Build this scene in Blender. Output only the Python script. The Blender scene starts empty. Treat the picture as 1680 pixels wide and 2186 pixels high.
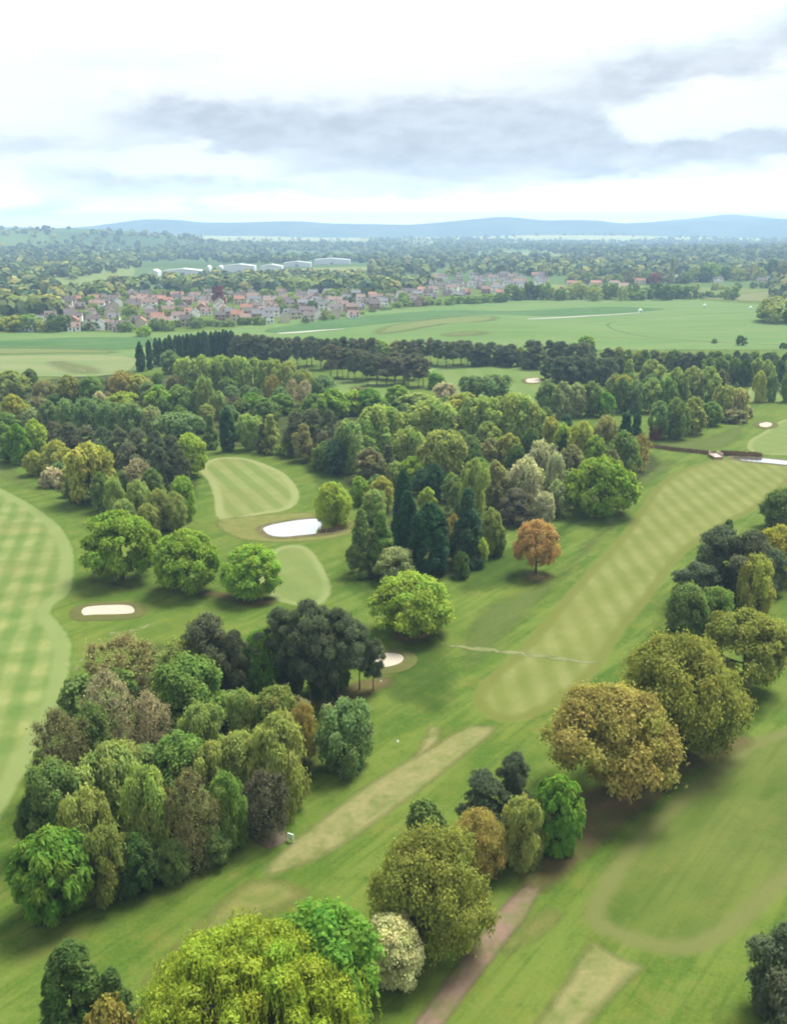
import bpy, math, random
import numpy as np
from mathutils import Vector, noise as mnoise
from mathutils.geometry import delaunay_2d_cdt

random.seed(7)
rng = np.random.default_rng(7)
scene = bpy.context.scene
C = scene.collection

# ------------------------------------------------------------------ camera
HC = 66.0                       # drone height in metres
FPX = 2021.0                    # focal length in photo units (photo taken as 1680 x 2186)
PITCH = math.radians(16.6)
cam_d = bpy.data.cameras.new("camera")
cam = bpy.data.objects.new("camera", cam_d)
C.objects.link(cam)
cam.location = (0, 0, HC)
cam.rotation_euler = (math.radians(90) - PITCH, 0, 0)
cam_d.sensor_fit = 'VERTICAL'
cam_d.angle_y = 2 * math.atan(1093 / FPX)
cam_d.clip_start = 1.0
cam_d.clip_end = 40000
scene.camera = cam

# ------------------------------------------------------------------ node helpers
class NT:
    """small wrapper for writing node trees as expressions"""
    def __init__(self, tree):
        self.t = tree
        self.n = tree.nodes
        self.l = tree.links
    def new(self, typ, **kw):
        nd = self.n.new(typ)
        for k, v in kw.items():
            setattr(nd, k, v)
        return nd
    def put(self, sock, v):
        if isinstance(v, bpy.types.NodeSocket):
            self.l.new(v, sock)
        elif isinstance(v, (tuple, list)):
            sock.default_value = tuple(v) + (1.0,) if (len(v) == 3 and len(sock.default_value) == 4) else v
        else:
            sock.default_value = v
    def math(self, op, a, b=0.0, c=0.0, clamp=False):
        nd = self.new('ShaderNodeMath', operation=op, use_clamp=clamp)
        self.put(nd.inputs[0], a); self.put(nd.inputs[1], b); self.put(nd.inputs[2], c)
        return nd.outputs[0]
    def smooth(self, x, lo, hi):
        nd = self.new('ShaderNodeMapRange', interpolation_type='SMOOTHSTEP')
        self.put(nd.inputs['Value'], x)
        self.put(nd.inputs['From Min'], lo); self.put(nd.inputs['From Max'], hi)
        return nd.outputs['Result']
    def mix(self, f, a, b, blend='MIX'):
        nd = self.new('ShaderNodeMix', data_type='RGBA', blend_type=blend)
        nd.clamp_factor = True
        self.put(nd.inputs[0], f); self.put(nd.inputs[6], a); self.put(nd.inputs[7], b)
        return nd.outputs[2]
    def noise(self, vec, scale, detail=4.0, rough=0.55, lac=2.0):
        nd = self.new('ShaderNodeTexNoise')
        if vec is not None:
            self.l.new(vec, nd.inputs['Vector'])
        nd.inputs['Scale'].default_value = scale
        nd.inputs['Detail'].default_value = detail
        nd.inputs['Roughness'].default_value = rough
        nd.inputs['Lacunarity'].default_value = lac
        return nd.outputs['Fac']
    def map(self, vec, scale=(1, 1, 1), rot=(0, 0, 0), loc=(0, 0, 0)):
        if rot[2]:                                  # turn first, then stretch, so that streaks run at the given angle
            r0 = self.new('ShaderNodeMapping')
            self.l.new(vec, r0.inputs['Vector'])
            r0.inputs['Rotation'].default_value = (0, 0, -rot[2])
            vec = r0.outputs['Vector']
        nd = self.new('ShaderNodeMapping')
        self.l.new(vec, nd.inputs['Vector'])
        nd.inputs['Scale'].default_value = scale
        nd.inputs['Location'].default_value = loc
        return nd.outputs['Vector']
    def pos(self):
        return self.new('ShaderNodeNewGeometry').outputs['Position']
    def xyz(self, v):
        nd = self.new('ShaderNodeSeparateXYZ')
        self.l.new(v, nd.inputs[0])
        return nd.outputs
    def attr(self, name):
        nd = self.new('ShaderNodeAttribute', attribute_name=name)
        return nd.outputs

def d_az(u):
    return math.atan2(u - 840, FPX)
def d_el(v):
    return math.atan2(1093 - v, FPX) - PITCH

# ------------------------------------------------------------------ sky
SUN_EL, SUN_AZ = math.radians(62), math.radians(42)      # azimuth from +Y towards +X: high, ahead and to the right
world = bpy.data.worlds.new("World")
scene.world = world
world.use_nodes = True
w = NT(world.node_tree)
w.n.clear()
w_out = w.new('ShaderNodeOutputWorld')
w_bg = w.new('ShaderNodeBackground')
w_bg.inputs['Strength'].default_value = 0.1
w.l.new(w_bg.outputs[0], w_out.inputs[0])
sky_t = w.new('ShaderNodeTexSky', sky_type='NISHITA')
sky_t.sun_disc = False
sky_t.sun_elevation = SUN_EL
sky_t.sun_rotation = SUN_AZ
sky_t.air_density = 1.0; sky_t.dust_density = 2.0; sky_t.ozone_density = 1.0
gen = w.new('ShaderNodeTexCoord').outputs['Generated']
gx, gy, gz = w.xyz(gen)
az = w.math('ARCTAN2', gx, gy)
el = w.math('ARCSINE', gz)
cmb = w.new('ShaderNodeCombineXYZ')
w.l.new(az, cmb.inputs[0]); w.l.new(el, cmb.inputs[1])
ang = cmb.outputs[0]
streak = w.map(ang, scale=(5, 22, 1))
n_big = w.noise(streak, 1.0, 6, 0.62)
n_wob = w.noise(w.map(ang, scale=(9, 30, 1), loc=(3.1, 7.7, 0)), 1.0, 6, 0.62)
n_fin = w.noise(w.map(ang, scale=(26, 60, 1), loc=(1.1, 2.7, 0)), 1.0, 6, 0.65)
wob = w.math('SUBTRACT', n_wob, 0.5)
azd = w.math('MULTIPLY_ADD', wob, 0.10, az)
eld = w.math('MULTIPLY_ADD', wob, -0.055, el)
eld = w.math('MULTIPLY_ADD', w.math('SUBTRACT', n_fin, 0.5), 0.022, eld)

def blob(u, v, su, sv, s):
    a = w.math('MULTIPLY', w.math('SUBTRACT', azd, d_az(u)), FPX / su)
    b = w.math('MULTIPLY', w.math('SUBTRACT', eld, d_el(v)), FPX / sv)
    r2 = w.math('ADD', w.math('MULTIPLY', a, a), w.math('MULTIPLY', b, b))
    return w.math('MULTIPLY', w.math('EXPONENT', w.math('MULTIPLY', r2, -1.0)), s)

def total(bl):
    s = None
    for b in bl:
        x = blob(*b)
        s = x if s is None else w.math('ADD', s, x)
    return s

grey = total([(900, 285, 360, 50, 1.0), (600, 285, 210, 34, 0.75), (1190, 300, 280, 50, .8), (1580, 325, 260, 34, 1.0),
              (1290, 170, 190, 40, .45), (1580, 150, 260, 62, .55), (1100, 322, 300, 24, .6), (420, 250, 190, 34, .55), (800, 362, 260, 20, .6),
              (980, 390, 190, 18, .5), (290, 395, 230, 30, .75), (500, 412, 170, 20, .6), (760, 408, 200, 18, .45), (130, 318, 200, 24, .5), (200, 440, 260, 16, .4), (330, 140, 260, 26, .22),
              (1250, 352, 190, 24, .6), (1660, 100, 100, 60, .3), (980, 215, 300, 34, .35), (60, 440, 140, 14, .3),
              (1340, 280, 62, 48, -1.5), (1465, 235, 60, 42, -1.2), (1630, 215, 80, 40, -1.2), (460, 345, 110, 22, -.7)])
grey = w.math('MULTIPLY', grey, w.math('MULTIPLY_ADD', n_big, 1.5, 0.36))
# the same kind of broken banks go on over the rest of the sky
el_hi = w.smooth(el, 0.22, 0.40)
side = w.smooth(w.math('ABSOLUTE', az), 0.44, 0.62)
away = w.math('MAXIMUM', el_hi, side)
bank = w.math('MULTIPLY', w.smooth(n_big, 0.50, 0.72), 0.8)
grey = w.math('MAXIMUM', grey, w.math('MULTIPLY', bank, away))
grey = w.math('MINIMUM', w.math('MAXIMUM', grey, 0.0), 1.0)
blue = total([(880, 5, 460, 60, 1.3), (170, 0, 130, 44, 1.1), (1180, -10, 240, 50, .7), (560, 60, 140, 30, .35)])
blue_far = w.math('MULTIPLY', w.smooth(n_wob, 0.55, 0.70), w.math('MULTIPLY', away, 0.6))
blue = w.math('MINIMUM', w.math('MAXIMUM', blue, blue_far), 1.0)
soft = w.math('MULTIPLY_ADD', n_fin, 0.10, 0.93)
white_c = w.mix(n_wob, (1.92, 2.05, 2.14), (2.52, 2.55, 2.55))
glow = w.math('MULTIPLY_ADD', w.math('EXPONENT', w.math('MULTIPLY', w.math('POWER', w.math('MULTIPLY', el, 1 / .034), 2), -1.0)), 2.0, 1.0)
grey_c = w.mix(w.smooth(w.math('MULTIPLY_ADD', n_fin, .45, w.math('MULTIPLY', n_wob, .55)), .36, .64), (1.18, 1.28, 1.42), (1.58, 1.69, 1.81))
cloud = w.mix(w.smooth(grey, 0.0, 1.0), white_c, grey_c)
cloud_v = w.new('ShaderNodeVectorMath', operation='SCALE')
w.l.new(cloud, cloud_v.inputs[0]); w.l.new(w.math('MULTIPLY', soft, glow), cloud_v.inputs['Scale'])
sky_s = w.mix(0.62, w.mix(1.0, sky_t.outputs[0], (1.1, 1.45, 1.35), 'MULTIPLY'), (1.50, 2.12, 2.25))
skycol = w.mix(w.math('MULTIPLY', blue, 0.85), cloud_v.outputs[0], sky_s)
w.l.new(skycol, w_bg.inputs['Color'])

# ------------------------------------------------------------------ sun, exposure
sun_d = bpy.data.lights.new("sun", 'SUN')
sun_d.energy = 1.8
sun_d.angle = math.radians(26)
sun_d.color = (1.0, 0.96, 0.88)
sun = bpy.data.objects.new("sun", sun_d)
C.objects.link(sun)
sdir = Vector((math.cos(SUN_EL) * math.sin(SUN_AZ), math.cos(SUN_EL) * math.cos(SUN_AZ), math.sin(SUN_EL)))
sun.rotation_euler = sdir.to_track_quat('Z', 'Y').to_euler()
sun.location = (0, 0, 900)
scene.view_settings.view_transform = 'Standard'
scene.view_settings.look = 'None'
scene.view_settings.gamma = 1.0
scene.view_settings.use_curve_mapping = False
scene.view_settings.exposure = 2.32
scene.render.film_transparent = False
cy = scene.cycles
cy.max_bounces = 6
cy.diffuse_bounces = 5
cy.glossy_bounces = 2
cy.transmission_bounces = 4
cy.transparent_max_bounces = 8
cy.volume_bounces = 0
cy.pixel_filter_type = 'BLACKMAN_HARRIS'
cy.filter_width = 1.9
cy.use_denoising = True

# ------------------------------------------------------------------ terrain and pixel -> ground
def sstep(x, a, b):
    t = np.clip((np.asarray(x, float) - a) / (b - a), 0, 1)
    return t * t * (3 - 2 * t)

def terr(x, y):
    x = np.asarray(x, float); y = np.asarray(y, float)
    f = sstep(y, 470, 640)
    h = f * 1.6 * np.sin(x / 95 + 1.0) * np.sin(y / 75)
    h = h + 5.0 * np.exp(-((x - 70) / 75) ** 2 - ((y - 640) / 45) ** 2)
    h = h + 4.0 * np.exp(-((x - 330) / 120) ** 2 - ((y - 690) / 60) ** 2)
    g = sstep(y, 1300, 2600)
    h = h + g * (62 * np.exp(-((x + 1180) / 520) ** 2 - ((y - 3700) / 700) ** 2)
                 + 48 * np.exp(-((x + 2000) / 700) ** 2 - ((y - 4200) / 800) ** 2)
                 + 9 * np.sin(x / 420 + 2) * np.sin(y / 600) )
    h = h + 24 * np.exp(-((y - 6300) / 800) ** 2)
    return h

CP, SP = math.cos(PITCH), math.sin(PITCH)
def ground(u, v):
    """photo pixel (1680 x 2186) -> point on the terrain"""
    a, b = (u - 840) / FPX, -(v - 1093) / FPX
    d = np.array([a, CP + b * SP, -SP + b * CP])
    z = 0.0
    for _ in range(12):
        t = (z - HC) / min(d[2], -1e-4)
        x, y = d[0] * t, d[1] * t
        z = 0.5 * z + 0.5 * float(terr(x, y)) if y > 450 else float(terr(x, y))
    return x, y, float(terr(x, y))

def px_m(y):
    """metres for one photo unit at distance y (ground range)"""
    return (y * CP + HC * SP) / FPX

# ------------------------------------------------------------------ object helpers
def tag(o, label=None, cat=None, group=None, kind=None):
    if label: o['label'] = label
    if cat: o['category'] = cat
    if group: o['group'] = group
    if kind: o['kind'] = kind
    return o

def empty(name, loc, label, cat, group=None, rz=0.0):
    o = bpy.data.objects.new(name, None)
    o.empty_display_size = 0.5
    C.objects.link(o)
    o.location = loc
    o.rotation_euler = (0, 0, rz)
    return tag(o, label, cat, group)

def link(name, me, parent=None, loc=None):
    o = bpy.data.objects.new(name, me)
    C.objects.link(o)
    if parent: o.parent = parent
    if loc is not None: o.location = loc
    return o

def np_mesh(name, V, F, mat=None, attrs=None, smooth=False):
    """V (n,3), F (m,k) all faces of the same size k"""
    V = np.ascontiguousarray(V, dtype=np.float32)
    F = np.ascontiguousarray(F, dtype=np.int32)
    me = bpy.data.meshes.new(name)
    m, k = F.shape
    me.vertices.add(len(V)); me.vertices.foreach_set('co', V.ravel())
    me.loops.add(m * k); me.loops.foreach_set('vertex_index', F.ravel())
    me.polygons.add(m)
    me.polygons.foreach_set('loop_start', np.arange(0, m * k, k, dtype=np.int32))
    me.polygons.foreach_set('loop_total', np.full(m, k, dtype=np.int32))
    if smooth:
        me.polygons.foreach_set('use_smooth', np.ones(m, dtype=bool))
    for an, av in (attrs or {}).items():
        av = np.asarray(av, dtype=np.float32)
        if av.ndim == 1:
            a = me.attributes.new(an, 'FLOAT', 'POINT'); a.data.foreach_set('value', av)
        else:
            a = me.attributes.new(an, 'FLOAT_VECTOR', 'POINT'); a.data.foreach_set('vector', av.ravel())
    me.update(calc_edges=True)
    me.validate()
    if mat: me.materials.append(mat)
    return me

# ------------------------------------------------------------------ materials
def mat_new(name):
    m = bpy.data.materials.new(name)
    m.use_nodes = True
    t = NT(m.node_tree)
    t.n.clear()
    out = t.new('ShaderNodeOutputMaterial')
    return m, t, out

def principled(t, out, col, rough=0.9, spec=0.15, metal=0.0, bump=None):
    p = t.new('ShaderNodeBsdfPrincipled')
    t.put(p.inputs['Base Color'], col)
    t.put(p.inputs['Roughness'], rough)
    t.put(p.inputs['Specular IOR Level'], spec)
    t.put(p.inputs['Metallic'], metal)
    if bump is not None:
        b = t.new('ShaderNodeBump')
        t.put(b.inputs['Strength'], bump[1]); t.put(b.inputs['Distance'], bump[2])
        t.l.new(bump[0], b.inputs['Height'])
        t.l.new(b.outputs[0], p.inputs['Normal'])
    t.l.new(p.outputs[0], out.inputs[0])
    return p

def plain(name, col, rough=0.85, spec=0.2, var=0.18, scale=1.5):
    m, t, out = mat_new(name)
    n = t.noise(t.pos(), scale, 4)
    c = t.mix(n, tuple(v * (1 - var) for v in col), tuple(v * (1 + var) for v in col))
    principled(t, out, c, rough, spec)
    return m

# turf: one node group, used by the ground and by every sheet that fades into it
turf = bpy.data.node_groups.new("turf", 'ShaderNodeTree')
turf.interface.new_socket("Color", in_out='OUTPUT', socket_type='NodeSocketColor')
g = NT(turf)
g_out = g.new('NodeGroupOutput')
gp = g.pos()
fl = g.map(gp, scale=(1, 1, 0))
n1 = g.noise(fl, 0.018, 3, 0.5)
n2 = g.noise(g.map(gp, scale=(0.30, 0.055, 0), rot=(0, 0, math.radians(-38))), 1.0, 4, 0.6)
n3 = g.noise(fl, 0.45, 5, 0.65)
n4 = g.noise(fl, 2.6, 3, 0.7)
n5 = g.noise(g.map(gp, scale=(1, 1, 0), loc=(40, 9, 0)), 0.06, 4, 0.6)
n6 = g.noise(g.map(gp, scale=(1.1, 0.05, 0), rot=(0, 0, math.radians(-38))), 1.0, 3, 0.6)
n7 = g.noise(g.map(gp, scale=(1, 1, 0), loc=(140, 79, 0)), 0.14, 5, 0.65)
c = g.mix(g.smooth(n1, 0.36, 0.64), (.044, .100, .014), (.078, .134, .024))
c = g.mix(g.math('MULTIPLY', g.smooth(n5, 0.46, 0.66), 0.75), c, (.110, .150, .030))
c = g.mix(g.math('MULTIPLY', g.smooth(n7, 0.50, 0.72), 0.60), c, (.150, .142, .042))
c = g.mix(g.math('MULTIPLY', g.smooth(n2, 0.42, 0.62), 0.65), c, (.125, .172, .042))
c = g.mix(g.math('MULTIPLY', g.smooth(n6, 0.48, 0.66), 0.50), c, (.036, .088, .012))
c = g.mix(g.math('MULTIPLY', g.smooth(n3, 0.52, 0.72), 0.50), c, (.160, .152, .050))
c = g.mix(g.math('MULTIPLY', g.smooth(n3, 0.48, 0.28), 0.55), c, (.030, .074, .010))
c = g.mix(g.math('MULTIPLY', g.smooth(n4, 0.35, 0.70), 0.30), c, (.16, .175, .05))
# farmland beyond the course: a patchwork of fields
vor = g.new('ShaderNodeTexVoronoi', feature='F1')
wv = g.noise(g.map(gp, scale=(.0012, .0012, 0)), 1.0, 2)
g.l.new(g.map(gp, scale=(.0036, .0016, 0), rot=(0, 0, .25)), vor.inputs['Vector'])
vor.inputs['Scale'].default_value = 1.0
vr = g.xyz(vor.outputs['Color'])[0]
fr = g.new('ShaderNodeValToRGB')
g.l.new(vr, fr.inputs[0])
els = fr.color_ramp.elements
els[0].position = 0.0; els[0].color = (.05, .085, .03, 1)
els[1].position = 1.0; els[1].color = (.22, .22, .085, 1)
for p_, c_ in ((.25, (.075, .13, .04, 1)), (.5, (.11, .17, .055, 1)), (.72, (.05, .10, .035, 1)), (.85, (.17, .21, .075, 1))):
    e = els.new(p_); e.color = c_
yy = g.xyz(gp)[1]
field_c = g.mix(g.math('MULTIPLY', g.smooth(n3, .4, .7), .25), fr.outputs[0], (.16, .15, .06))
field_c = g.mix(g.math('MULTIPLY', g.smooth(yy, 4200, 6500), g.smooth(n1, .2, .45)), field_c, (.46, .45, .20))  # sunlit band of the far plain, painted in as paler field colour
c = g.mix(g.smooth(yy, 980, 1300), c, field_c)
near_c = g.mix(g.smooth(yy, 980, 1300), (.79, .80, .60), (.72, .77, .62))
c = g.mix(1.0, c, near_c, 'MULTIPLY')
g.l.new(c, g_out.inputs[0])

def turf_col(t):
    nd = t.new('ShaderNodeGroup')
    nd.node_tree = turf
    return nd.outputs[0]

def turf_bump(t):
    return t.noise(t.map(t.pos(), scale=(1, 1, 0)), 1.6, 4, .7)

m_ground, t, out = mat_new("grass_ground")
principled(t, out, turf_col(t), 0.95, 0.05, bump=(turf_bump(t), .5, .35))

def fairway_mat(name, ca, cb, collar, dirs, widths, amt=0.9, soft=.5, blend=1.2, collar_w=(1.2, 4.0), dark=(.045, .088, .016), dark_amt=.45, mott=.18):
    """mown turf: soft checks from mowing in two directions, a paler mown collar, a darker line outside it"""
    m, t, out = mat_new(name)
    p = t.map(t.pos(), scale=(1, 1, 0))
    px, py, _ = t.xyz(p)
    wn = t.math('SUBTRACT', t.noise(p, .10, 3), .5)
    def stripe(d, wd):
        a = math.radians(d)
        s = t.math('ADD', t.math('MULTIPLY', px, math.cos(a)), t.math('MULTIPLY', py, math.sin(a)))
        s = t.math('MULTIPLY_ADD', wn, wd * .4, s)
        s = t.math('SINE', t.math('MULTIPLY', s, math.pi / wd))
        return t.smooth(s, -soft, soft)
    s1 = stripe(dirs[0], widths[0])
    f = s1
    if len(dirs) > 1:
        s2 = stripe(dirs[1], widths[1])
        f = t.math('ADD', t.math('MULTIPLY', s1, .5), t.math('MULTIPLY', s2, .5))
        ck = t.math('MULTIPLY_ADD', t.math('MULTIPLY', t.math('MULTIPLY_ADD', s1, 2, -1), t.math('MULTIPLY_ADD', s2, 2, -1)), .5, .5)
        f = t.math('MULTIPLY_ADD', ck, .10, t.math('ADD', t.math('MULTIPLY', s1, .56), t.math('MULTIPLY', s2, .34)))
    n = t.noise(p, .22, 4, .6)
    n2_ = t.noise(p, 1.5, 4, .7)
    f = t.math('ADD', t.math('MULTIPLY', f, t.math('MULTIPLY_ADD', n, 1.1, .30)), t.math('MULTIPLY', t.math('SUBTRACT', n, .5), .6))
    col = t.mix(t.math('MULTIPLY', f, amt, clamp=True), ca, cb)  # how leaning mown grass catches light, painted as two stripe colours
    col = t.mix(t.math('MULTIPLY', t.smooth(t.noise(p, .035, 3), .45, .7), .45), col, (.140, .138, .044))
    col = t.mix(t.math('MULTIPLY', t.smooth(n2_, .45, .8), .3), col, (.056, .094, .020))
    col = t.mix(mott, col, turf_col(t))
    e = t.attr('edge')['Fac']
    e = t.math('MULTIPLY_ADD', t.math('SUBTRACT', t.noise(p, .5, 4), .5), 1.1, e)
    k = t.math('MULTIPLY', t.smooth(e, collar_w[0] - .4, collar_w[0] + .5), t.smooth(e, collar_w[1] + .9, collar_w[1] - .6))
    col = t.mix(t.math('MULTIPLY', k, .85), col, collar)
    tc = turf_col(t)
    rim = t.mix(dark_amt, tc, dark)
    col = t.mix(t.smooth(e, collar_w[0] - .6, collar_w[0] + .4), rim, col)
    col = t.mix(t.smooth(e, 0.05, blend), tc, col)
    principled(t, out, col, .95, .05, bump=(turf_bump(t), .35, .25))
    return m

def worn_mat(name, ca, cb, lo=.30, hi=.62, blend=2.5, streak_rot=0.0, strength=1.0):
    """bare or dry ground that breaks up into the turf at its edges"""
    m, t, out = mat_new(name)
    p = t.map(t.pos(), scale=(1, 1, 0))
    n = t.noise(t.map(p, scale=(.55, .12, 1), rot=(0, 0, streak_rot)), 1.0, 5, .65)
    nf = t.noise(p, 1.3, 5, .7)
    nb = t.noise(p, .35, 5, .7)
    col = t.mix(t.smooth(t.math('MULTIPLY_ADD', n, .5, t.math('MULTIPLY', nf, .5)), .38, .62), ca, cb)
    col = t.mix(t.math('MULTIPLY', t.smooth(nb, .40, .68), .65), col, turf_col(t))
    e = t.smooth(t.attr('edge')['Fac'], 0.0, blend)
    f = t.math('ADD', t.math('MULTIPLY', e, .50), t.math('ADD', t.math('MULTIPLY', n, .50), t.math('MULTIPLY', t.math('ADD', nb, nf), .22)))
    f = t.math('SUBTRACT', f, .15)
    f = t.math('MULTIPLY', t.math('MULTIPLY', t.smooth(f, lo + .05, hi + .28), t.smooth(t.attr('edge')['Fac'], 0, .6)), strength)
    p_ = principled(t, out, col, .95, .05, bump=(turf_bump(t), .4, .25))
    tb = t.new('ShaderNodeBsdfTransparent')
    ms = t.new('ShaderNodeMixShader')
    t.put(ms.inputs[0], f)
    t.l.new(tb.outputs[0], ms.inputs[1]); t.l.new(p_.outputs[0], ms.inputs[2])
    t.l.new(ms.outputs[0], out.inputs[0])
    return m

def field_mat(name, ca, cb, scale=(.01, .05, 0), rot=0.0, blend=4.0):
    m, t, out = mat_new(name)
    p = t.pos()
    n = t.noise(t.map(p, scale=scale, rot=(0, 0, rot)), 1.0, 5, .6)
    nf = t.noise(t.map(p, scale=(.12, .12, 0)), 1.0, 4, .6)
    col = t.mix(t.smooth(n, .36, .64), ca, cb)
    col = t.mix(t.math('MULTIPLY', t.smooth(nf, .5, .8), .3), col, (.17, .17, .065))
    e = t.math('MULTIPLY_ADD', t.math('SUBTRACT', nf, .5), 4.0, t.attr('edge')['Fac'])
    p_ = principled(t, out, col, .95, .05)
    tb = t.new('ShaderNodeBsdfTransparent')
    ms = t.new('ShaderNodeMixShader')
    t.put(ms.inputs[0], t.smooth(e, .2, blend))
    t.l.new(tb.outputs[0], ms.inputs[1]); t.l.new(p_.outputs[0], ms.inputs[2])
    t.l.new(ms.outputs[0], out.inputs[0])
    return m

# foliage: colour from the object, leaf-to-leaf variation from the mesh
m_leaf, t, out = mat_new("foliage")
oc = t.new('ShaderNodeObjectInfo').outputs
ti = t.attr('tint')['Fac']
hu = t.attr('hue')['Fac']
colr = t.mix(1.0, oc['Color'], (2.28, 2.48, 1.95), 'MULTIPLY')
sc_ = t.new('ShaderNodeVectorMath', operation='SCALE')
t.l.new(colr, sc_.inputs[0]); t.l.new(ti, sc_.inputs['Scale'])
hs = t.new('ShaderNodeHueSaturation')
t.l.new(hu, hs.inputs['Hue'])
t.l.new(sc_.outputs[0], hs.inputs['Color'])
df = t.new('ShaderNodeBsdfDiffuse'); t.l.new(hs.outputs[0], df.inputs['Color'])
tr = t.new('ShaderNodeBsdfTranslucent')
t.l.new(t.mix(1.0, hs.outputs[0], (1.15, 1.2, .7), 'MULTIPLY'), tr.inputs['Color'])
mx = t.new('ShaderNodeMixShader'); mx.inputs[0].default_value = .50
t.l.new(df.outputs[0], mx.inputs[1]); t.l.new(tr.outputs[0], mx.inputs[2])
t.l.new(mx.outputs[0], out.inputs[0])

m_far_leaf, t, out = mat_new("far_foliage")
principled(t, out, t.attr('leafcol')['Color'], .95, .03)

m_bark = plain("bark", (.075, .055, .042), .95, .1, .35, 2.5)
m_pine_bark = plain("pine_bark", (.105, .070, .055), .95, .1, .35, 2.5)

# ------------------------------------------------------------------ ground sheets
def catmull(pts, closed=True, n=8):
    P = np.asarray(pts, float)
    N = len(P)
    out_ = []
    rngi = range(N) if closed else range(N - 1)
    for i in rngi:
        if closed:
            p0, p1, p2, p3 = P[(i - 1) % N], P[i], P[(i + 1) % N], P[(i + 2) % N]
        else:
            p0, p1, p2, p3 = P[max(i - 1, 0)], P[i], P[i + 1], P[min(i + 2, N - 1)]
        for k in range(n):
            s = k / n
            out_.append(.5 * ((2 * p1) + (-p0 + p2) * s + (2 * p0 - 5 * p1 + 4 * p2 - p3) * s * s + (-p0 + 3 * p1 - 3 * p2 + p3) * s ** 3))
    if not closed:
        out_.append(P[-1])
    return np.array(out_)

def seg_dist(Q, poly):
    A = poly; B = np.roll(poly, -1, axis=0)
    d = B - A
    L = np.maximum((d ** 2).sum(1), 1e-9)
    best = np.full(len(Q), 1e9)
    for i in range(len(A)):
        s = np.clip(((Q - A[i]) @ d[i]) / L[i], 0, 1)
        r = Q - (A[i] + s[:, None] * d[i])
        best = np.minimum(best, (r ** 2).sum(1))
    return np.sqrt(best)

def inside(Q, poly):
    x, y = Q[:, 0], Q[:, 1]
    c_ = np.zeros(len(Q), bool)
    n = len(poly)
    j = n - 1
    for i in range(n):
        xi, yi = poly[i]; xj, yj = poly[j]
        if yi != yj:
            cross = ((yi > y) != (yj > y)) & (x < (xj - xi) * (y - yi) / (yj - yi) + xi)
            c_ ^= cross
        j = i
    return c_

def world_poly(dpts, smooth=True):
    P = catmull(dpts, True, 6) if smooth else np.asarray(dpts, float)
    return np.array([ground(u, v)[:2] for u, v in P])

def thin_poly(poly, step):
    keep = [poly[0]]
    for p in poly[1:]:
        if np.hypot(*(p - keep[-1])) > step:
            keep.append(p)
    if np.hypot(*(keep[-1] - keep[0])) < step * .5:
        keep.pop()
    return np.array(keep)

def sheet_world(name, poly, mat, z, step=2.0, z_fn=None):
    poly = thin_poly(np.asarray(poly, float), step * .5)
    lo, hi = poly.min(0), poly.max(0)
    xs = np.arange(lo[0], hi[0], step); ys = np.arange(lo[1], hi[1], step)
    G = np.stack(np.meshgrid(xs, ys), -1).reshape(-1, 2)
    G[:, 0] += (np.round((G[:, 1] - lo[1]) / step) % 2) * step * .5
    G = G[inside(G, poly)]
    if len(G):
        G = G[seg_dist(G, poly) > step * .45]
    ring = []
    pts = [Vector(p) for p in poly] + [Vector(p) for p in G]
    nb = len(poly)
    V, E, F, *_ = delaunay_2d_cdt(pts, [(i, (i + 1) % nb) for i in range(nb)], [], 1, 1e-4)
    V = np.array([tuple(v) for v in V])
    F = np.array([f[:] for f in F if len(f) == 3], dtype=np.int32)
    a, b, c_ = V[F[:, 0]], V[F[:, 1]], V[F[:, 2]]
    ar = (b[:, 0] - a[:, 0]) * (c_[:, 1] - a[:, 1]) - (b[:, 1] - a[:, 1]) * (c_[:, 0] - a[:, 0])
    F[ar < 0] = F[ar < 0][:, ::-1]
    ed = seg_dist(V, poly)
    zz = terr(V[:, 0], V[:, 1]) + z
    me = np_mesh(name, np.column_stack([V, zz]), F, mat, {'edge': ed})
    return link(name, me)

def sheet(name, dpts, mat, z, step=2.0, smooth=True, label=None):
    o = sheet_world(name, world_poly(dpts, smooth), mat, z * (.4 if z < .099 else 1), step)
    return tag(o, label, None, None, 'structure')

def ribbon_poly(dpts, wm, n=8):
    """centre line in photo units, width in metres (one value or one per point) -> closed world polygon"""
    W = np.array([ground(u, v)[:2] for u, v in dpts])
    if np.isscalar(wm): wm = [wm] * len(W)
    Q = catmull(np.column_stack([W, wm]), False, n)
    P, hw = Q[:, :2], Q[:, 2] / 2
    d = np.gradient(P, axis=0)
    d /= np.linalg.norm(d, axis=1)[:, None] + 1e-9
    nrm = np.column_stack([-d[:, 1], d[:, 0]])
    return np.vstack([P + nrm * hw[:, None], (P - nrm * hw[:, None])[::-1]])

def ribbon(name, dpts, wm, mat, z, step=1.2, label=None):
    o = sheet_world(name, ribbon_poly(dpts, wm), mat, z * (.4 if z < .099 else 1), step)
    return tag(o, label, None, None, 'structure')

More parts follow.
